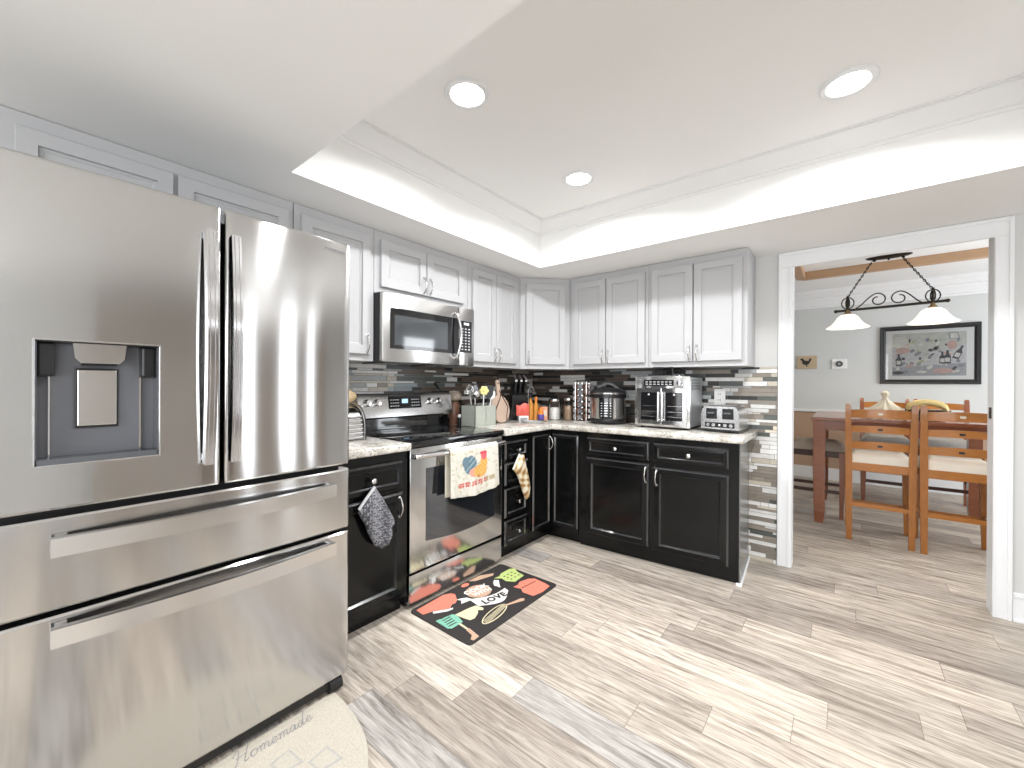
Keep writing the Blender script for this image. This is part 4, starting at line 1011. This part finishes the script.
# oven mitts
def mitt(name, label, loc, rot, outline, colf, hang, cuff):
    t = thing(name, label, 'oven mitt', loc, 0); t.rotation_euler = rot
    import mathutils
    mb = MB()
    # outline points -> filled puffy mesh
    from mathutils.geometry import delaunay_2d_cdt
    xs = [p[0] for p in outline]; ys = [p[1] for p in outline]
    pts = [Vector(p) for p in outline]; n = len(pts)
    dense = []
    for i in range(n):
        a, c = pts[i], pts[(i+1) % n]; k = max(1, int((c-a).length/.007))
        for q in range(k): dense.append(a.lerp(c, q/k))
    def inside(p):
        r = False; j = len(dense)-1
        for i in range(len(dense)):
            a, c = dense[i], dense[j]
            if (a.y > p.y) != (c.y > p.y) and p.x < (c.x-a.x)*(p.y-a.y)/(c.y-a.y)+a.x: r = not r
            j = i
        return r
    def dist(p): return min((p-q).length for q in dense)
    inner = []
    st = .007; y = min(ys)
    while y < max(ys):
        x = min(xs)
        while x < max(xs):
            p = Vector((x, y))
            if inside(p) and dist(p) > .0045: inner.append(p)
            x += st
        y += st
    allp = dense+inner; nd = len(dense)
    ed = [(i, (i+1) % nd) for i in range(nd)]
    vo, eo, fo, *_ = delaunay_2d_cdt(allp, ed, [], 1, 1e-6)
    th = [min(dist(v), .03) for v in vo]
    for sgn in (1, -1):
        vs = [(v.x, -sgn*(.004+.014*math.sqrt(th[i]/.03)), v.y) for i, v in enumerate(vo)]
        base_ = len(mb.v); k_ = mb.mi(CLOTH); mb.v += vs
        for f in fo:
            c_ = sum((vo[i] for i in f), Vector((0, 0)))/len(f)
            mb.f.append([base_+i for i in (f if sgn == 1 else f[::-1])]); mb.m.append(k_); mb.c.append(colf(c_.x, c_.y))
        if sgn == 1: off = len(vs)
    rimi = [min(range(len(vo)), key=lambda i, d=d: (vo[i]-d).length) for d in dense]
    for i in range(nd):
        a, c = rimi[i], rimi[(i+1) % nd]
        mb.f.append([a, c, off+c, off+a]); mb.m.append(k_); mb.c.append(colf(dense[i].x, dense[i].y))
    mb.build('mitt_body', t, smooth=70)
    mb = MB(); mb.tube([(p[0], 0, p[1]) for p in cuff], .0075, WPLAST if False else CREAM if name == 'patterned_oven_mitt' else mat('grey_binding', (0.55, 0.55, 0.56), 0.8), 8); mb.build('cuff_binding', t, smooth=50)
    mb = MB(); mb.tube([(p[0], 0, p[1]) for p in hang], .0025, BPLAST, 6); mb.build('hanging_loop', t, smooth=50)
    return t
def greyp(x, z):
    n = math.sin(x*260+3*math.sin(z*150))*math.sin(z*300+2*math.sin(x*200))
    return (0.30, 0.30, 0.32) if n > .25 else ((0.055, 0.055, 0.065) if n < -.1 else (0.14, 0.14, 0.155))
def floralp(x, z):
    n = math.sin(x*62+z*35+2*math.sin(z*30))*math.sin(z*70-x*40)
    return (0.72, 0.66, 0.52) if n > .1 else ((0.28, 0.15, 0.06) if n < -.45 else (0.55, 0.40, 0.20))
mitt('oven_mitt', 'grey patterned oven mitt hanging from the drawer left of the range', (-1.752, 1.118, .722), (0, 0, L90),
     [(.0, -.010), (.045, -.075), (.105, -.185), (.110, -.215), (.095, -.225), (.098, -.270), (.075, -.310), (.035, -.315), (.0, -.290), (-.030, -.235), (-.055, -.170), (-.085, -.118), (-.080, -.095)], greyp, [(0, .010), (.004, .0), (0, -.012), (-.004, 0), (0, .010)], [(.0, -.008), (-.040, -.050), (-.083, -.100)])
mitt('patterned_oven_mitt', 'cream and brown oven mitt hanging from the drawer right of the range', (-1.752, 2.250, .735), (0, 0, L90),
     [(.0, -.018), (.045, -.020), (.075, -.110), (.098, -.170), (.120, -.260), (.112, -.330), (.080, -.345), (.048, -.300), (.010, -.220), (-.020, -.160), (-.062, -.112)], floralp, [(0, .010), (.004, .0), (.002, -.018), (-.004, 0), (0, .010)], [(.0, -.012), (-.035, -.060), (-.070, -.108)])

# ------------------------------------------------------------------ mats
def flat(mb, poly, z, m, h=.0012): mb.prism(poly, (0, 0, h), m, (0, 0, z), (1, 0, 0), (0, 1, 0))
dm = MB(); 
MATG = mat('charcoal_mat', (0.030, 0.026, 0.025), 0.6, nscale=40, namt=0.15)
def rr(x0, x1, y0, y1, r, n=5):
    o = []
    for cx, cy, a0 in ((x1-r, y0+r, -90), (x1-r, y1-r, 0), (x0+r, y1-r, 90), (x0+r, y0+r, 180)):
        for k in range(n+1): a = R(a0+90*k/n); o.append((cx+r*math.cos(a), cy+r*math.sin(a)))
    return o
flat(dm, rr(-.372, .372, -.225, .225, .022), 0, MATG, .007)
cm = lambda n, c: mat(n, c, .6, nscale=30, namt=.08)
M1, M2, M3, M4, M5, M6 = cm('mat_coral', (.72, .22, .15)), cm('mat_cream', (.72, .64, .42)), cm('mat_mint', (.22, .50, .38)), cm('mat_white', (.80, .78, .74)), cm('mat_green', (.48, .58, .20)), cm('mat_tan', (.55, .36, .25))
zt = .007
# local: X along the mat (towards the back wall), Y away from viewer = towards range
def ell(cx, cy, a, b_, n=20, t0=0, t1=360, rot=0): 
    o = []
    for k in range(n+(t1-t0 < 360)):
        t = R(t0+(t1-t0)*k/n); x, y = a*math.cos(t), b_*math.sin(t); c, s_ = math.cos(R(rot)), math.sin(R(rot)); o.append((cx+x*c-y*s_, cy+x*s_+y*c))
    return o
# coral mitt
flat(dm, [(-.350, .140), (-.345, .20), (-.15, .21), (-.11, .19), (-.10, .165), (-.135, .11), (-.165, .092), (-.185, .098), (-.215, .078), (-.235, .085), (-.30, .125)], zt, M1)
flat(dm, [(-.30, .120), (-.235, .080), (-.205, .068), (-.215, .058), (-.25, .066), (-.31, .106)], zt+.0004, M4)
# mint turner
flat(dm, [(-.345, .046), (-.25, .024), (-.240, .0), (-.262, -.066), (-.335, -.066), (-.350, -.05)], zt, M3)
for k in range(5):
    y = -.045+.020*k; flat(dm, [(-.335+.004*k, y), (-.285+.004*k, y-.004), (-.285+.004*k, y+.004), (-.335+.004*k, y+.007)], zt+.0011, MATG, .0006)
flat(dm, [(-.290, -.062), (-.278, -.066), (-.285, -.13), (-.296, -.13)], zt, M2); flat(dm, [(-.300, -.128), (-.280, -.130), (-.296, -.212), (-.335, -.214), (-.338, -.196), (-.312, -.18)], zt, M6)
# cream oven glove
flat(dm, [(-.243, .010), (-.17, .002), (-.135, -.004), (-.110, -.012), (-.102, -.060), (-.118, -.071), (-.135, -.050), (-.155, -.070), (-.20, -.090), (-.228, -.084), (-.236, -.05)], zt, M2)
# bowl, banner
flat(dm, ell(.012, .085, .078, .070, rot=-12), zt, M6)
bn = [(-.105+.210*k/14, -.026-.030*k/14-.052*math.sin(PI*(k/14)**1.1)) for k in range(15)]
top = [(-.090+.224*k/14, .062-.072*k/14-.030*math.sin(PI*k/14)) for k in range(15)]
flat(dm, bn + [(.125, -.045)] + top[::-1], zt+.0008, M4)
flat(dm, [(-.150, .062), (-.10, .052), (-.075, .045), (-.085, .085), (-.115, .105), (-.135, .112), (-.125, .088)], zt+.0004, M4)
flat(dm, [(.125, .015), (.150, .045), (.185, .080), (.165, .105), (.145, .082), (.150, .098), (.118, .060)], zt+.0004, M4)
# whisk
flat(dm, ell(-.103, -.142, .108, .036, 24, rot=8), zt, M2, .0010); flat(dm, ell(-.103, -.142, .101, .030, 24, rot=8), zt+.0006, MATG, .0008)
for q in (-.02, -.010, 0, .010, .02): flat(dm, [(-.195, -.156+q*.8), (-.01, -.128+q*.6), (-.01, -.131+q*.6), (-.195, -.159+q*.8)], zt+.0010, M2, .0006)
flat(dm, [(-.005, -.128), (.05, -.142), (.10, -.152), (.118, -.168), (.10, -.182), (.06, -.165), (-.003, -.140)], zt, M6)
# green colander, coral pot, tan rolling pin
flat(dm, [(.185, .118), (.225, .112), (.26, .128), (.345, .128), (.375, .108), (.345, .060), (.335, .0), (.235, -.008), (.205, .04), (.215, .085)], zt, M5)
for k in range(9): flat(dm, ell(.245+(k % 3)*.036, .030+(k//3)*.028, .007, .006, 8), zt+.0011, MATG, .0005)
flat(dm, [(.178, -.040), (.215, -.045), (.25, -.030), (.315, -.048), (.345, -.075), (.335, -.16), (.325, -.200), (.24, -.208), (.170, -.192), (.165, -.12), (.19, -.09)], zt, M1); flat(dm, [(.20, -.083), (.32, -.098), (.32, -.104), (.20, -.090)], zt+.0011, MATG, .0005)
flat(dm, [(.06, .215), (.085, .185), (.21, .150), (.235, .165), (.15, .215)], zt, M6); flat(dm, ell(.01, .195, .028, .018), zt, M1)
dm.text('LOVE', .062, MATG, Matrix.Translation((.006, -.058, zt+.0026)) @ Matrix.Rotation(R(-11), 4, 'Z'), .0004, bold=.0028, space=1.1)
dm.text('COOK', .052, M4, Matrix.Translation((.012, .094, zt+.0018)) @ Matrix.Rotation(R(-9), 4, 'Z'), .0004, bold=.0024, space=1.05)
dm.text('WITH', .044, M4, Matrix.Translation((.014, .048, zt+.0018)) @ Matrix.Rotation(R(-12), 4, 'Z'), .0004, bold=.0022, space=1.1)
o = dm.build('kitchen_mat'); o.location = (-1.560, 1.720, .0); o.rotation_euler = (0, 0, L90)
tag(o, 'charcoal kitchen mat printed with utensils and COOK WITH LOVE', 'mat')

# cream half-oval rug in front of the refrigerator
rg2 = MB(); RC = mat('woven_cream_rug', (0.56, 0.51, 0.43), 0.9, nscale=160, namt=0.35, bump=0.5, bscale=220); RE = mat('rug_border', (0.50, 0.46, 0.39), 0.9, nscale=100, namt=.2); RG = mat('rug_grey_print', (0.42, 0.40, 0.37), 0.9, nscale=100, namt=.2)
def dshape(w_, h_, ex=.78):
    o = [(-w_, 0)] ; n = 36
    for k in range(n+1):
        t = PI*k/n; c, s_ = math.cos(t), math.sin(t); o.append((-w_*(abs(c)**ex)*(1 if c > 0 else -1), -h_*(s_**ex)))
    return o[1:]
flat(rg2, dshape(.37, .50), 0, RE, .006); flat(rg2, dshape(.355, .485), .0055, RC, .0012)
flat(rg2, [(-.34, -.020), (.34, -.020), (.34, -.026), (-.34, -.026)], .0065, RE, .0008)
for (a, c, d, e_) in ((.085, .150, -.140, -.215), (.165, .235, -.225, -.300), (-.03, .055, -.15, -.23), (.10, .16, -.26, -.33), (.0, .08, -.27, -.35)):
    flat(rg2, [(a, d), (c, d+.01), (c+.01, e_), (a+.01, e_+.01)], .0065, RG, .0007)
    flat(rg2, [(a+.008, d-.008), (c-.006, d+.002), (c+.002, e_+.01), (a+.016, e_+.02)], .0070, RE, .0006)
# cursive word
GL = {'H': ([[(0, .55), (.10, .75), (.22, .80), (.20, .40), (.10, 0), (-.08, -.10)], [(.62, .85), (.52, .45), (.44, .05), (.52, 0), (.60, .08)], [(.12, .38), (.30, .42), (.52, .46)]], .66),
      'o': ([[(.0, .10), (.05, .30), (.20, .36), (.28, .20), (.18, .0), (.04, .04), (.04, .22), (.14, .34), (.34, .28)]], .36),
      'm': ([[(0, .28), (.06, .34), (.06, .0)], [(.06, .20), (.16, .36), (.22, .28), (.20, 0)], [(.21, .20), (.32, .36), (.38, .28), (.36, .04), (.42, 0), (.50, .10)]], .50),
      'e': ([[(0, .12), (.16, .18), (.22, .30), (.12, .36), (.03, .20), (.06, .03), (.16, 0), (.30, .12)]], .32),
      'a': ([[(.24, .32), (.12, .36), (.02, .20), (.04, .02), (.14, .02), (.25, .34), (.22, .04), (.28, 0), (.36, .10)]], .36),
      'd': ([[(.24, .30), (.12, .34), (.02, .18), (.04, .01), (.14, .02), (.34, .80), (.22, .95), (.0, .90)], [(.30, .60), (.22, .06), (.28, 0), (.38, .10)]], .38)}
xc = .010; sc_ = .0715
for ch in 'Homemade':
    st_, adv = GL[ch]
    for s_ in st_:
        P = [Vector((p[0]+.25*p[1], p[1], 0)) for p in s_]; out = []
        for i in range(len(P)-1):
            a0, a1, a2, a3 = P[max(i-1, 0)], P[i], P[i+1], P[min(i+2, len(P)-1)]
            for q in range(5):
                t = q/5; out.append(.5*((2*a1)+(a2-a0)*t+(2*a0-5*a1+4*a2-a3)*t*t+(3*a1-a0-3*a2+a3)*t**3))
        out.append(P[-1])
        rg2.tube([(xc+p.x*sc_, -.068+p.y*sc_, .0072) for p in out], .0014, GREYPRINT, 5)
    xc += adv*sc_*1.02
o = rg2.build('doormat'); o.location = (-1.545, .44, 0); o.rotation_euler = (0, 0, R(90))
tag(o, 'cream half-oval woven rug reading Homemade at the foot of the refrigerator', 'rug')

# ------------------------------------------------------------------ ceiling lights
for i, (cx, cy) in enumerate(CANS):
    t = thing('recessed_light', ['round recessed ceiling light nearest the refrigerator', 'round recessed ceiling light over the tray corner, farthest back', 'round recessed ceiling light nearest the doorway', 'round recessed ceiling light overhead out of frame'][i], 'ceiling light', (cx, cy, ZT))
    MB().lathe([(.068, -.002), (.072, -.008), (.088, -.010), (.096, -.004), (.097, 0)], (0, 0, 0), TRIMW, 40, cap=False).build('trim_ring', t, smooth=40)
    MB().lathe([(.001, -.004), (.069, -.004)], (0, 0, 0), LENS, 40, cap=False).build('lens', t)

# ------------------------------------------------------------------ dining furniture
tb = thing('dining_table', 'red-brown counter-height wooden dining table', 'table', (.375, 5.06, 0))
mb = MB(); mb.box(-.60, .60, -.545, .57, .902, .932, REDWOOD, .006); mb.build('tabletop', tb)
mb = MB()
for (x0, x1, y0, y1) in ((-.54, .54, -.50, -.48), (-.54, .54, .50, .52), (-.55, -.53, -.49, .51), (.53, .55, -.49, .51)): mb.box(x0, x1, y0, y1, .82, .902, REDWOOD)
mb.build('apron', tb)
for sx in (-1, 1):
    for sy in (-1, 1):
        x, y = sx*.545, (-.50 if sy < 0 else .46)
        mb = MB(); mb.tube([(x, y, 0), (x-.004*sx, y, .10), (x, y, .45), (x, y, .902)], 0, REDWOOD, sq=[(.060, .060), (.078, .078), (.085, .085), (.088, .088)]); mb.build('leg', tb)
def make_chair(label, seatm, wm, wx):
    t = thing('dining_chair', label, 'chair', (0, 0, 0), 0, None)
    for s_ in (-1, 1):
        mb = MB(); mb.tube([(s_*.178, -.20, 0), (s_*.180, -.205, .30), (s_*.182, -.205, .64), (s_*.185, -.225, .85), (s_*.188, -.255, 1.06), (s_*.188, -.257, 1.072)], 0, wm, sq=[(.034, .032), (.040, .036), (.044, .038), (.040, .034), (.034, .030), (.022, .020)])
        mb.build('leg', t, smooth=30)
        mb = MB(); mb.tube([(s_*.185, .20, 0), (s_*.182, .205, .35), (s_*.180, .205, .60)], 0, wm, sq=[(.030, .030), (.042, .042), (.046, .046)]); mb.build('leg', t, smooth=30)
    for (z, hgt, yy) in ((.995, .062, -.244), (.875, .046, -.229), (.748, .056, -.213)):
        mb = MB(); n = 12; vs = []
        for k in range(n+1):
            x = -.175+.35*k/n; bow = -.022*math.sin(PI*k/n); top = .008*math.sin(PI*k/n)
            for (dy, dz) in ((0, -hgt/2+top*.5), (.014, -hgt/2+top*.5), (.014, hgt/2+top), (0, hgt/2+top)): vs.append((x, yy+bow+dy-.005, z+dz))
        fs = [(4*k+j, 4*k+(j+1) % 4, 4*k+4+(j+1) % 4, 4*k+4+j) for k in range(n) for j in range(4)] + [(0, 1, 2, 3), (4*n+3, 4*n+2, 4*n+1, 4*n)]
        mb.add(vs, fs, wx)
        mm = CREAM if z > .99 else BLACKART
        mb.box(-.014, .014, yy-.0285, yy-.0265, z-.004, z+.012, mm)
        mb.build('back_slat', t, smooth=30)
    mb = MB(); mb.box(-.18, .18, -.215, -.19, .552, .612, wx, .003); mb.box(-.18, .18, .195, .218, .552, .612, wx, .003); mb.box(-.19, -.168, -.20, .20, .552, .612, wx, .003); mb.box(.168, .19, -.20, .20, .552, .612, wx, .003); mb.build('seat_frame', t)
    mb = MB()
    mb.grid(lambda u, v: ((u-.5)*.405, (v-.5)*.43+.012, .612+.075*min(1, 6*min(u, 1-u, v, 1-v))**.5*(1-.0*u)), 28, 28, seatm)
    mb.box(-.200, .200, -.200, .225, .608, .622, seatm, .006)
    mb.build('seat', t, smooth=70)
    mb = MB(); mb.box(-.170, .170, -.214, -.196, .268, .300, wx, .003); mb.build('stretcher', t)
    mb = MB(); mb.box(-.170, .170, .196, .214, .20, .232, wx, .003); mb.build('stretcher', t)
    for s_ in (-1, 1): MB().box(s_*.182-.009, s_*.182+.009, -.19, .19, .22, .25, wm, .003).build('stretcher', t)
    return t
c0 = make_chair('orange-brown ladder-back chair nearest the doorway, in the middle of the view', CREAM, WOOD, WOODX)
c0.location = (.213, 4.405, 0); c0.rotation_euler = (0, 0, 0)
spots = [((.632, 4.385, 0), 0, 'orange-brown ladder-back chair at the right side of the doorway, half hidden by the jamb', None),
         ((.345, 5.90, 0), PI, 'far ladder-back chair across the table behind the tied bag', GREYSEAT),
         ((.795, 5.90, 0), PI+.05, 'far ladder-back chair across the table behind the bananas', GREYSEAT),
         ((-.215, 4.955, 0), R(-90), 'dark-legged chair at the left end of the table with grey-tan seat', TAUPE)]
for loc, rz, l, sm in spots:
    c = copy_tree(c0); c.location = loc; c.rotation_euler = (0, 0, rz); c['label'] = l
    if sm:
        for ch in c.children:
            ch.data = ch.data.copy()
            if ch.name.startswith('seat') and not ch.name.startswith('seat_frame'): ch.data.materials[0] = sm
            elif sm is TAUPE:
                for q in range(len(ch.data.materials)):
                    if ch.data.materials[q] in (WOOD, WOODX): ch.data.materials[q] = DKWOOD if not ch.name.startswith('leg') else REDWOOD
            elif sm is GREYSEAT and ch.name.startswith(('leg', 'stretcher')):
                for q in range(len(ch.data.materials)): ch.data.materials[q] = REDWOOD if ch.name.startswith('leg') else DKWOOD
# tied bag
mb = MB()
prof = [(.125, 0), (.13, .03), (.105, .075), (.06, .115), (.028, .150), (.016, .175), (.024, .195), (.030, .215), (.012, .232), (.001, .234)]
n = 48; vs = []
for r_, z in prof:
    for k in range(n):
        a = 2*PI*k/n; q = r_*(1+.10*math.cos(a*11)+.05*math.sin(a*7+z*20)); vs.append((q*math.cos(a), q*math.sin(a), z))
mb.add(vs, [(i*n+k, i*n+(k+1) % n, (i+1)*n+(k+1) % n, (i+1)*n+k) for i in range(len(prof)-1) for k in range(n)] + [tuple(range(n))[::-1]], mat('cream_cloth', (0.74, 0.68, 0.55), 0.6, nscale=20, namt=.15))
o = mb.build('tied_bag', smooth=50); o.location = (.285, 4.95, .933); tag(o, 'pale pleated bag tied at the top, standing on the dining table', 'bag')
# banana bowl
t = thing('fruit_basket', 'dark wicker basket on the dining table under the bananas', 'basket', (.545, 4.88, .933))
mb = MB(); mb.lathe([(.07, 0), (.10, .02), (.135, .07), (.14, .078), (.13, .072), (.095, .025), (.001, .012)], (0, 0, 0), WICKER, 30); mb.build('bowl', t, smooth=40)
bg_ = 'bananas in the basket on the dining table'
for k in range(6):
    mb = MB(); y = -.055+.022*k; pts = []; rs = []
    for q in range(11):
        a = R(200-220*q/10); pts.append((.115*math.cos(a), y+.012*math.cos(a*2)*((k % 2)-.5), .028+.062*math.sin(a)+.010*(k % 3))); rs.append(max(.004, .0165*math.sin(PI*(q+.6)/11.4)**.6))
    mb.tube(pts, rs, YELLOW, 10)
    o = mb.build('banana', smooth=50); o.location = (.545, 4.88, .975); o.rotation_euler = (0, 0, R(-8+3*k)); tag(o, 'yellow banana lying in the dark basket on the dining table', 'banana', bg_)

# wall art
t = thing('framed_picture', 'framed still life of bottles and food on the dining room wall', 'picture', (.745, 6.672, 1.576))
mb = MB(); 
def frame(mb, w_, h_, b_, d, m):
    rings = [(0, -d*.7), (.006, -d), (b_*.5, -d*.85), (b_*.62, -d), (b_-.004, -d*.6), (b_, -d*.45)]
    vs = [(-w_/2, 0, -h_/2), (w_/2, 0, -h_/2), (w_/2, 0, h_/2), (-w_/2, 0, h_/2)]
    for q, y in rings: vs += [(-w_/2+q, y, -h_/2+q), (w_/2-q, y, -h_/2+q), (w_/2-q, y, h_/2-q), (-w_/2+q, y, h_/2-q)]
    mb.add(vs, [(i*4+j, i*4+(j+1) % 4, (i+1)*4+(j+1) % 4, (i+1)*4+j) for i in range(len(rings)) for j in range(4)], m)
frame(mb, .82, .68, .052, .03, mat('black_picture_frame', (.02, .02, .02), .35)); mb.build('frame', t)
mb = MB(); mb.box(-.362, .362, -.010, -.004, -.292, .292, mat('picture_mat_board', (.80, .83, .83), .6)); mb.build('mat_board', t)
mb = MB(); P = lambda c: mat('art_pigment', c, .6, nscale=30, namt=.3)
bgc, slate_, pink_, cream_, dk_, ol_, gr_ = P((.64, .65, .67)), P((.28, .30, .34)), P((.62, .42, .38)), P((.74, .74, .70)), P((.05, .06, .07)), P((.48, .52, .32)), P((.40, .42, .46))
mb.box(-.300, .300, -.0112, -.010, -.245, .250, bgc)
y_ = -.0112
def ap(poly, m, k=1): mb.prism(poly, (0, -.0005*k, 0), m, (0, y_, 0), (1, 0, 0), (0, 0, 1))
ap([(-.30, -.245), (.30, -.245), (.30, -.10), (-.30, -.15)], gr_); ap([(-.30, .08), (-.02, .02), (.30, .10), (.30, .25), (-.30, .25)], ol_ if False else P((.60, .63, .58)))
ra = random.Random(5)
for k in range(60): 
    cx, cz = ra.uniform(-.26, .26), ra.uniform(-.21, .17); ap(ell(cx, cz, ra.uniform(.012, .038), ra.uniform(.006, .02), 12, rot=ra.uniform(0, 90)), ra.choice([slate_, pink_, cream_, dk_, ol_, cream_, slate_]), 1+.02*k)
def btl(cx, cz, s_, rot, m=dk_):
    q = [(-.028, 0), (.028, 0), (.028, .085), (.010, .12), (.010, .16), (-.010, .16), (-.010, .12), (-.028, .085)]
    c, s2 = math.cos(R(rot)), math.sin(R(rot)); ap([(cx+(a*c-b_*s2)*s_, cz+(a*s2+b_*c)*s_) for a, b_ in q], m, 3)
    ap([(cx+(a*c-b_*s2)*s_, cz+(a*s2+b_*c)*s_) for a, b_ in [(-.02, .02), (.02, .02), (.02, .07), (-.02, .07)]], cream_, 4)
btl(-.245, -.13, .9, 0); btl(.115, -.11, .85, 0); btl(.155, -.11, .95, 0); btl(.215, -.055, .95, -22)
ap(ell(.12, -.19, .085, .03), pink_, 4); ap([(.17, .16), (.25, .17), (.235, .24), (.16, .235)], slate_, 3); ap([(.18, .168), (.24, .176), (.229, .232), (.17, .228)], cream_, 4); ap(ell(.19, .10, .04, .05), pink_, 3)
ap(ell(-.21, .05, .06, .035), pink_, 3); ap(ell(-.25, -.21, .05, .02), dk_, 3); ap(ell(-.05, -.20, .045, .015), cream_, 4)
mb.build('art_print', t)
mb = MB(); mb.box(-.362, .362, -.0150, -.0145, -.292, .292, thin_glass('picture_glass')); mb.build('glazing', t)
t = thing('rooster_plaque', 'small tan plaque with a black rooster on the dining room wall', 'plaque', (-.385, 6.672, 1.516))
MB().box(-.108, .108, -.014, 0, -.085, .085, TANPL, .005).build('plaque', t)
mb = MB(); mb.prism(ell(-.01, -.005, .04, .028), (0, -.002, 0), BLACKART, (0, -.014, 0), (1, 0, 0), (0, 0, 1)); mb.prism([(-.04, .0), (-.075, .045), (-.045, .055), (-.02, .02)], (0, -.002, 0), BLACKART, (0, -.0142, 0), (1, 0, 0), (0, 0, 1)); mb.prism([(.015, .01), (.03, .055), (.05, .045), (.035, -.005)], (0, -.002, 0), BLACKART, (0, -.0144, 0), (1, 0, 0), (0, 0, 1)); mb.prism([(-.01, -.03), (-.004, -.06), (.004, -.06), (.004, -.03)], (0, -.002, 0), BLACKART, (0, -.014, 0), (1, 0, 0), (0, 0, 1)); mb.build('rooster', t)
t = thing('thermostat', 'white wall thermostat with round black dial', 'thermostat', (-.050, 6.672, 1.486))
MB().box(-.075, .075, -.012, 0, -.062, .062, WPLAST, .006).build('wall_plate', t)
MB().cyl((0, -.012, 0), (0, -.030, 0), .036, BPLAST, n=28).cyl((0, -.030, 0), (0, -.031, 0), .016, GREYPRINT, n=20).build('dial', t, smooth=40)

# ------------------------------------------------------------------ hanging lamp
lp = thing('pendant_light', 'dark iron two-light pendant with white glass bell shades', 'hanging lamp', (.318, 5.2, 0))
mb = MB(); mb.lathe([(.001, 2.432), (.16, 2.43), (.165, 2.422), (.14, 2.412), (.03, 2.405), (.001, 2.404)], (0, 0, 0), IRON, 30, 1, .35)
mb.sph((-.10, 0, 2.402), .012, IRON); mb.sph((.10, 0, 2.402), .012, IRON); mb.sph((0, 0, 2.400), .010, IRON); mb.build('canopy', lp, smooth=40)
def torus(mb, c, ax, R_, r_, m, n=10, k=6, el=1.0, up_=None):
    ax = Vector(ax).normalized(); u = Vector((0, 1, 0)) if up_ is None else Vector(up_); u = (u-ax*u.dot(ax)).normalized(); v = ax.cross(u)
    pts = [Vector(c)+u*R_*math.cos(2*PI*i/n)+v*R_*el*math.sin(2*PI*i/n) for i in range(n+1)]
    mb.tube(pts, r_, m, k, cap=False)
for (a, c) in (((-.115, 0, 2.40), (-.293, 0, 2.085)), ((.095, 0, 2.40), (.287, 0, 2.085))):
    mb = MB(); a, c = Vector(a), Vector(c); d = (c-a); n = int(d.length/.020)
    for k in range(n):
        p = a+d*(k+.5)/n; side = Vector((0, 1, 0)) if k % 2 else d.cross(Vector((0, 1, 0)))
        torus(mb, p, side, .014, .0028, IRON, 10, 5, .55, up_=d)
    mb.tube([a+(c-a)*q/20+Vector((.004*math.sin(q*1.4), .004*math.cos(q*1.4), 0)) for q in range(21)], .0022, IRON, 5)
    mb.build('chain', lp, smooth=50)
mb = MB(); mb.tube([(-.385, 0, 1.948), (-.2, 0, 1.952), (0, 0, 1.955), (.2, 0, 1.960), (.385, 0, 1.965)], 0, IRON, sq=[(.022, .022)]*5)
mb.sph((-.385, 0, 1.948), .017, IRON); mb.sph((.385, 0, 1.965), .017, IRON)
for s_ in (-1, 1):
    pts = []
    for k in range(40):
        t_ = k/39
        if t_ < .55:
            q = t_/.55; pts.append((s_*(.235-.16*q), 0, 1.965+.125*math.sin(q*PI/2)**1.6))
        else:
            q = (t_-.55)/.45; a = PI/2 - q*PI*2.0; r_ = .062*(1-.55*q); pts.append((s_*(.075+.0-.0+r_*math.cos(a)*-1*1.0 - .0), 0, 2.028+r_*math.sin(a)))
    mb.tube(pts, .0055, IRON, 8)
mb.build('frame', lp, smooth=50)
SX = (-.295, .293)
for x in SX:
    z0 = 1.955
    mb = MB(); mb.cyl((x, 0, z0), (x, 0, 2.09), .010, IRON); torus(mb, (x, 0, 2.02), (0, 1, 0), .055, .005, IRON, 24, 6, .85, up_=(0, 0, 1)); torus(mb, (x, 0, 2.02), (1, 0, 0), .055, .005, IRON, 24, 6, .6, up_=(0, 0, 1)); torus(mb, (x, 0, 2.02), (1, 1, 0), .050, .005, IRON, 24, 6, .4, up_=(0, 0, 1))
    torus(mb, (x, 0, 2.092), (0, 1, 0), .012, .003, IRON, 12); mb.build('finial', lp, smooth=50)
    mb = MB(); mb.lathe([(.014, 1.955), (.018, 1.935), (.030, 1.925), (.034, 1.912), (.030, 1.905)], (x, 0, 0), BRASS, 20); mb.build('socket', lp, smooth=40)
    mb = MB(); mb.lathe([(.030, 1.912), (.055, 1.905), (.080, 1.885), (.100, 1.850), (.125, 1.815), (.150, 1.795), (.166, 1.785), (.168, 1.778), (.162, 1.780), (.145, 1.790), (.118, 1.812), (.094, 1.847), (.074, 1.880), (.050, 1.899), (.028, 1.906)], (x, 0, 0), SHADE, 36, cap=False)
    lab(mb.build('lamp_shade', lp, smooth=50), 'white glass bell shade, lit')
for x in SX:
    l = bpy.data.lights.new('pendant_bulb', 'POINT'); l.energy = 7; l.color = (1.0, .86, .66); l.shadow_soft_size = .03
    o = bpy.data.objects.new('pendant_bulb', l); C.objects.link(o); o.location = (lp.location.x+x, 5.2, 1.84)
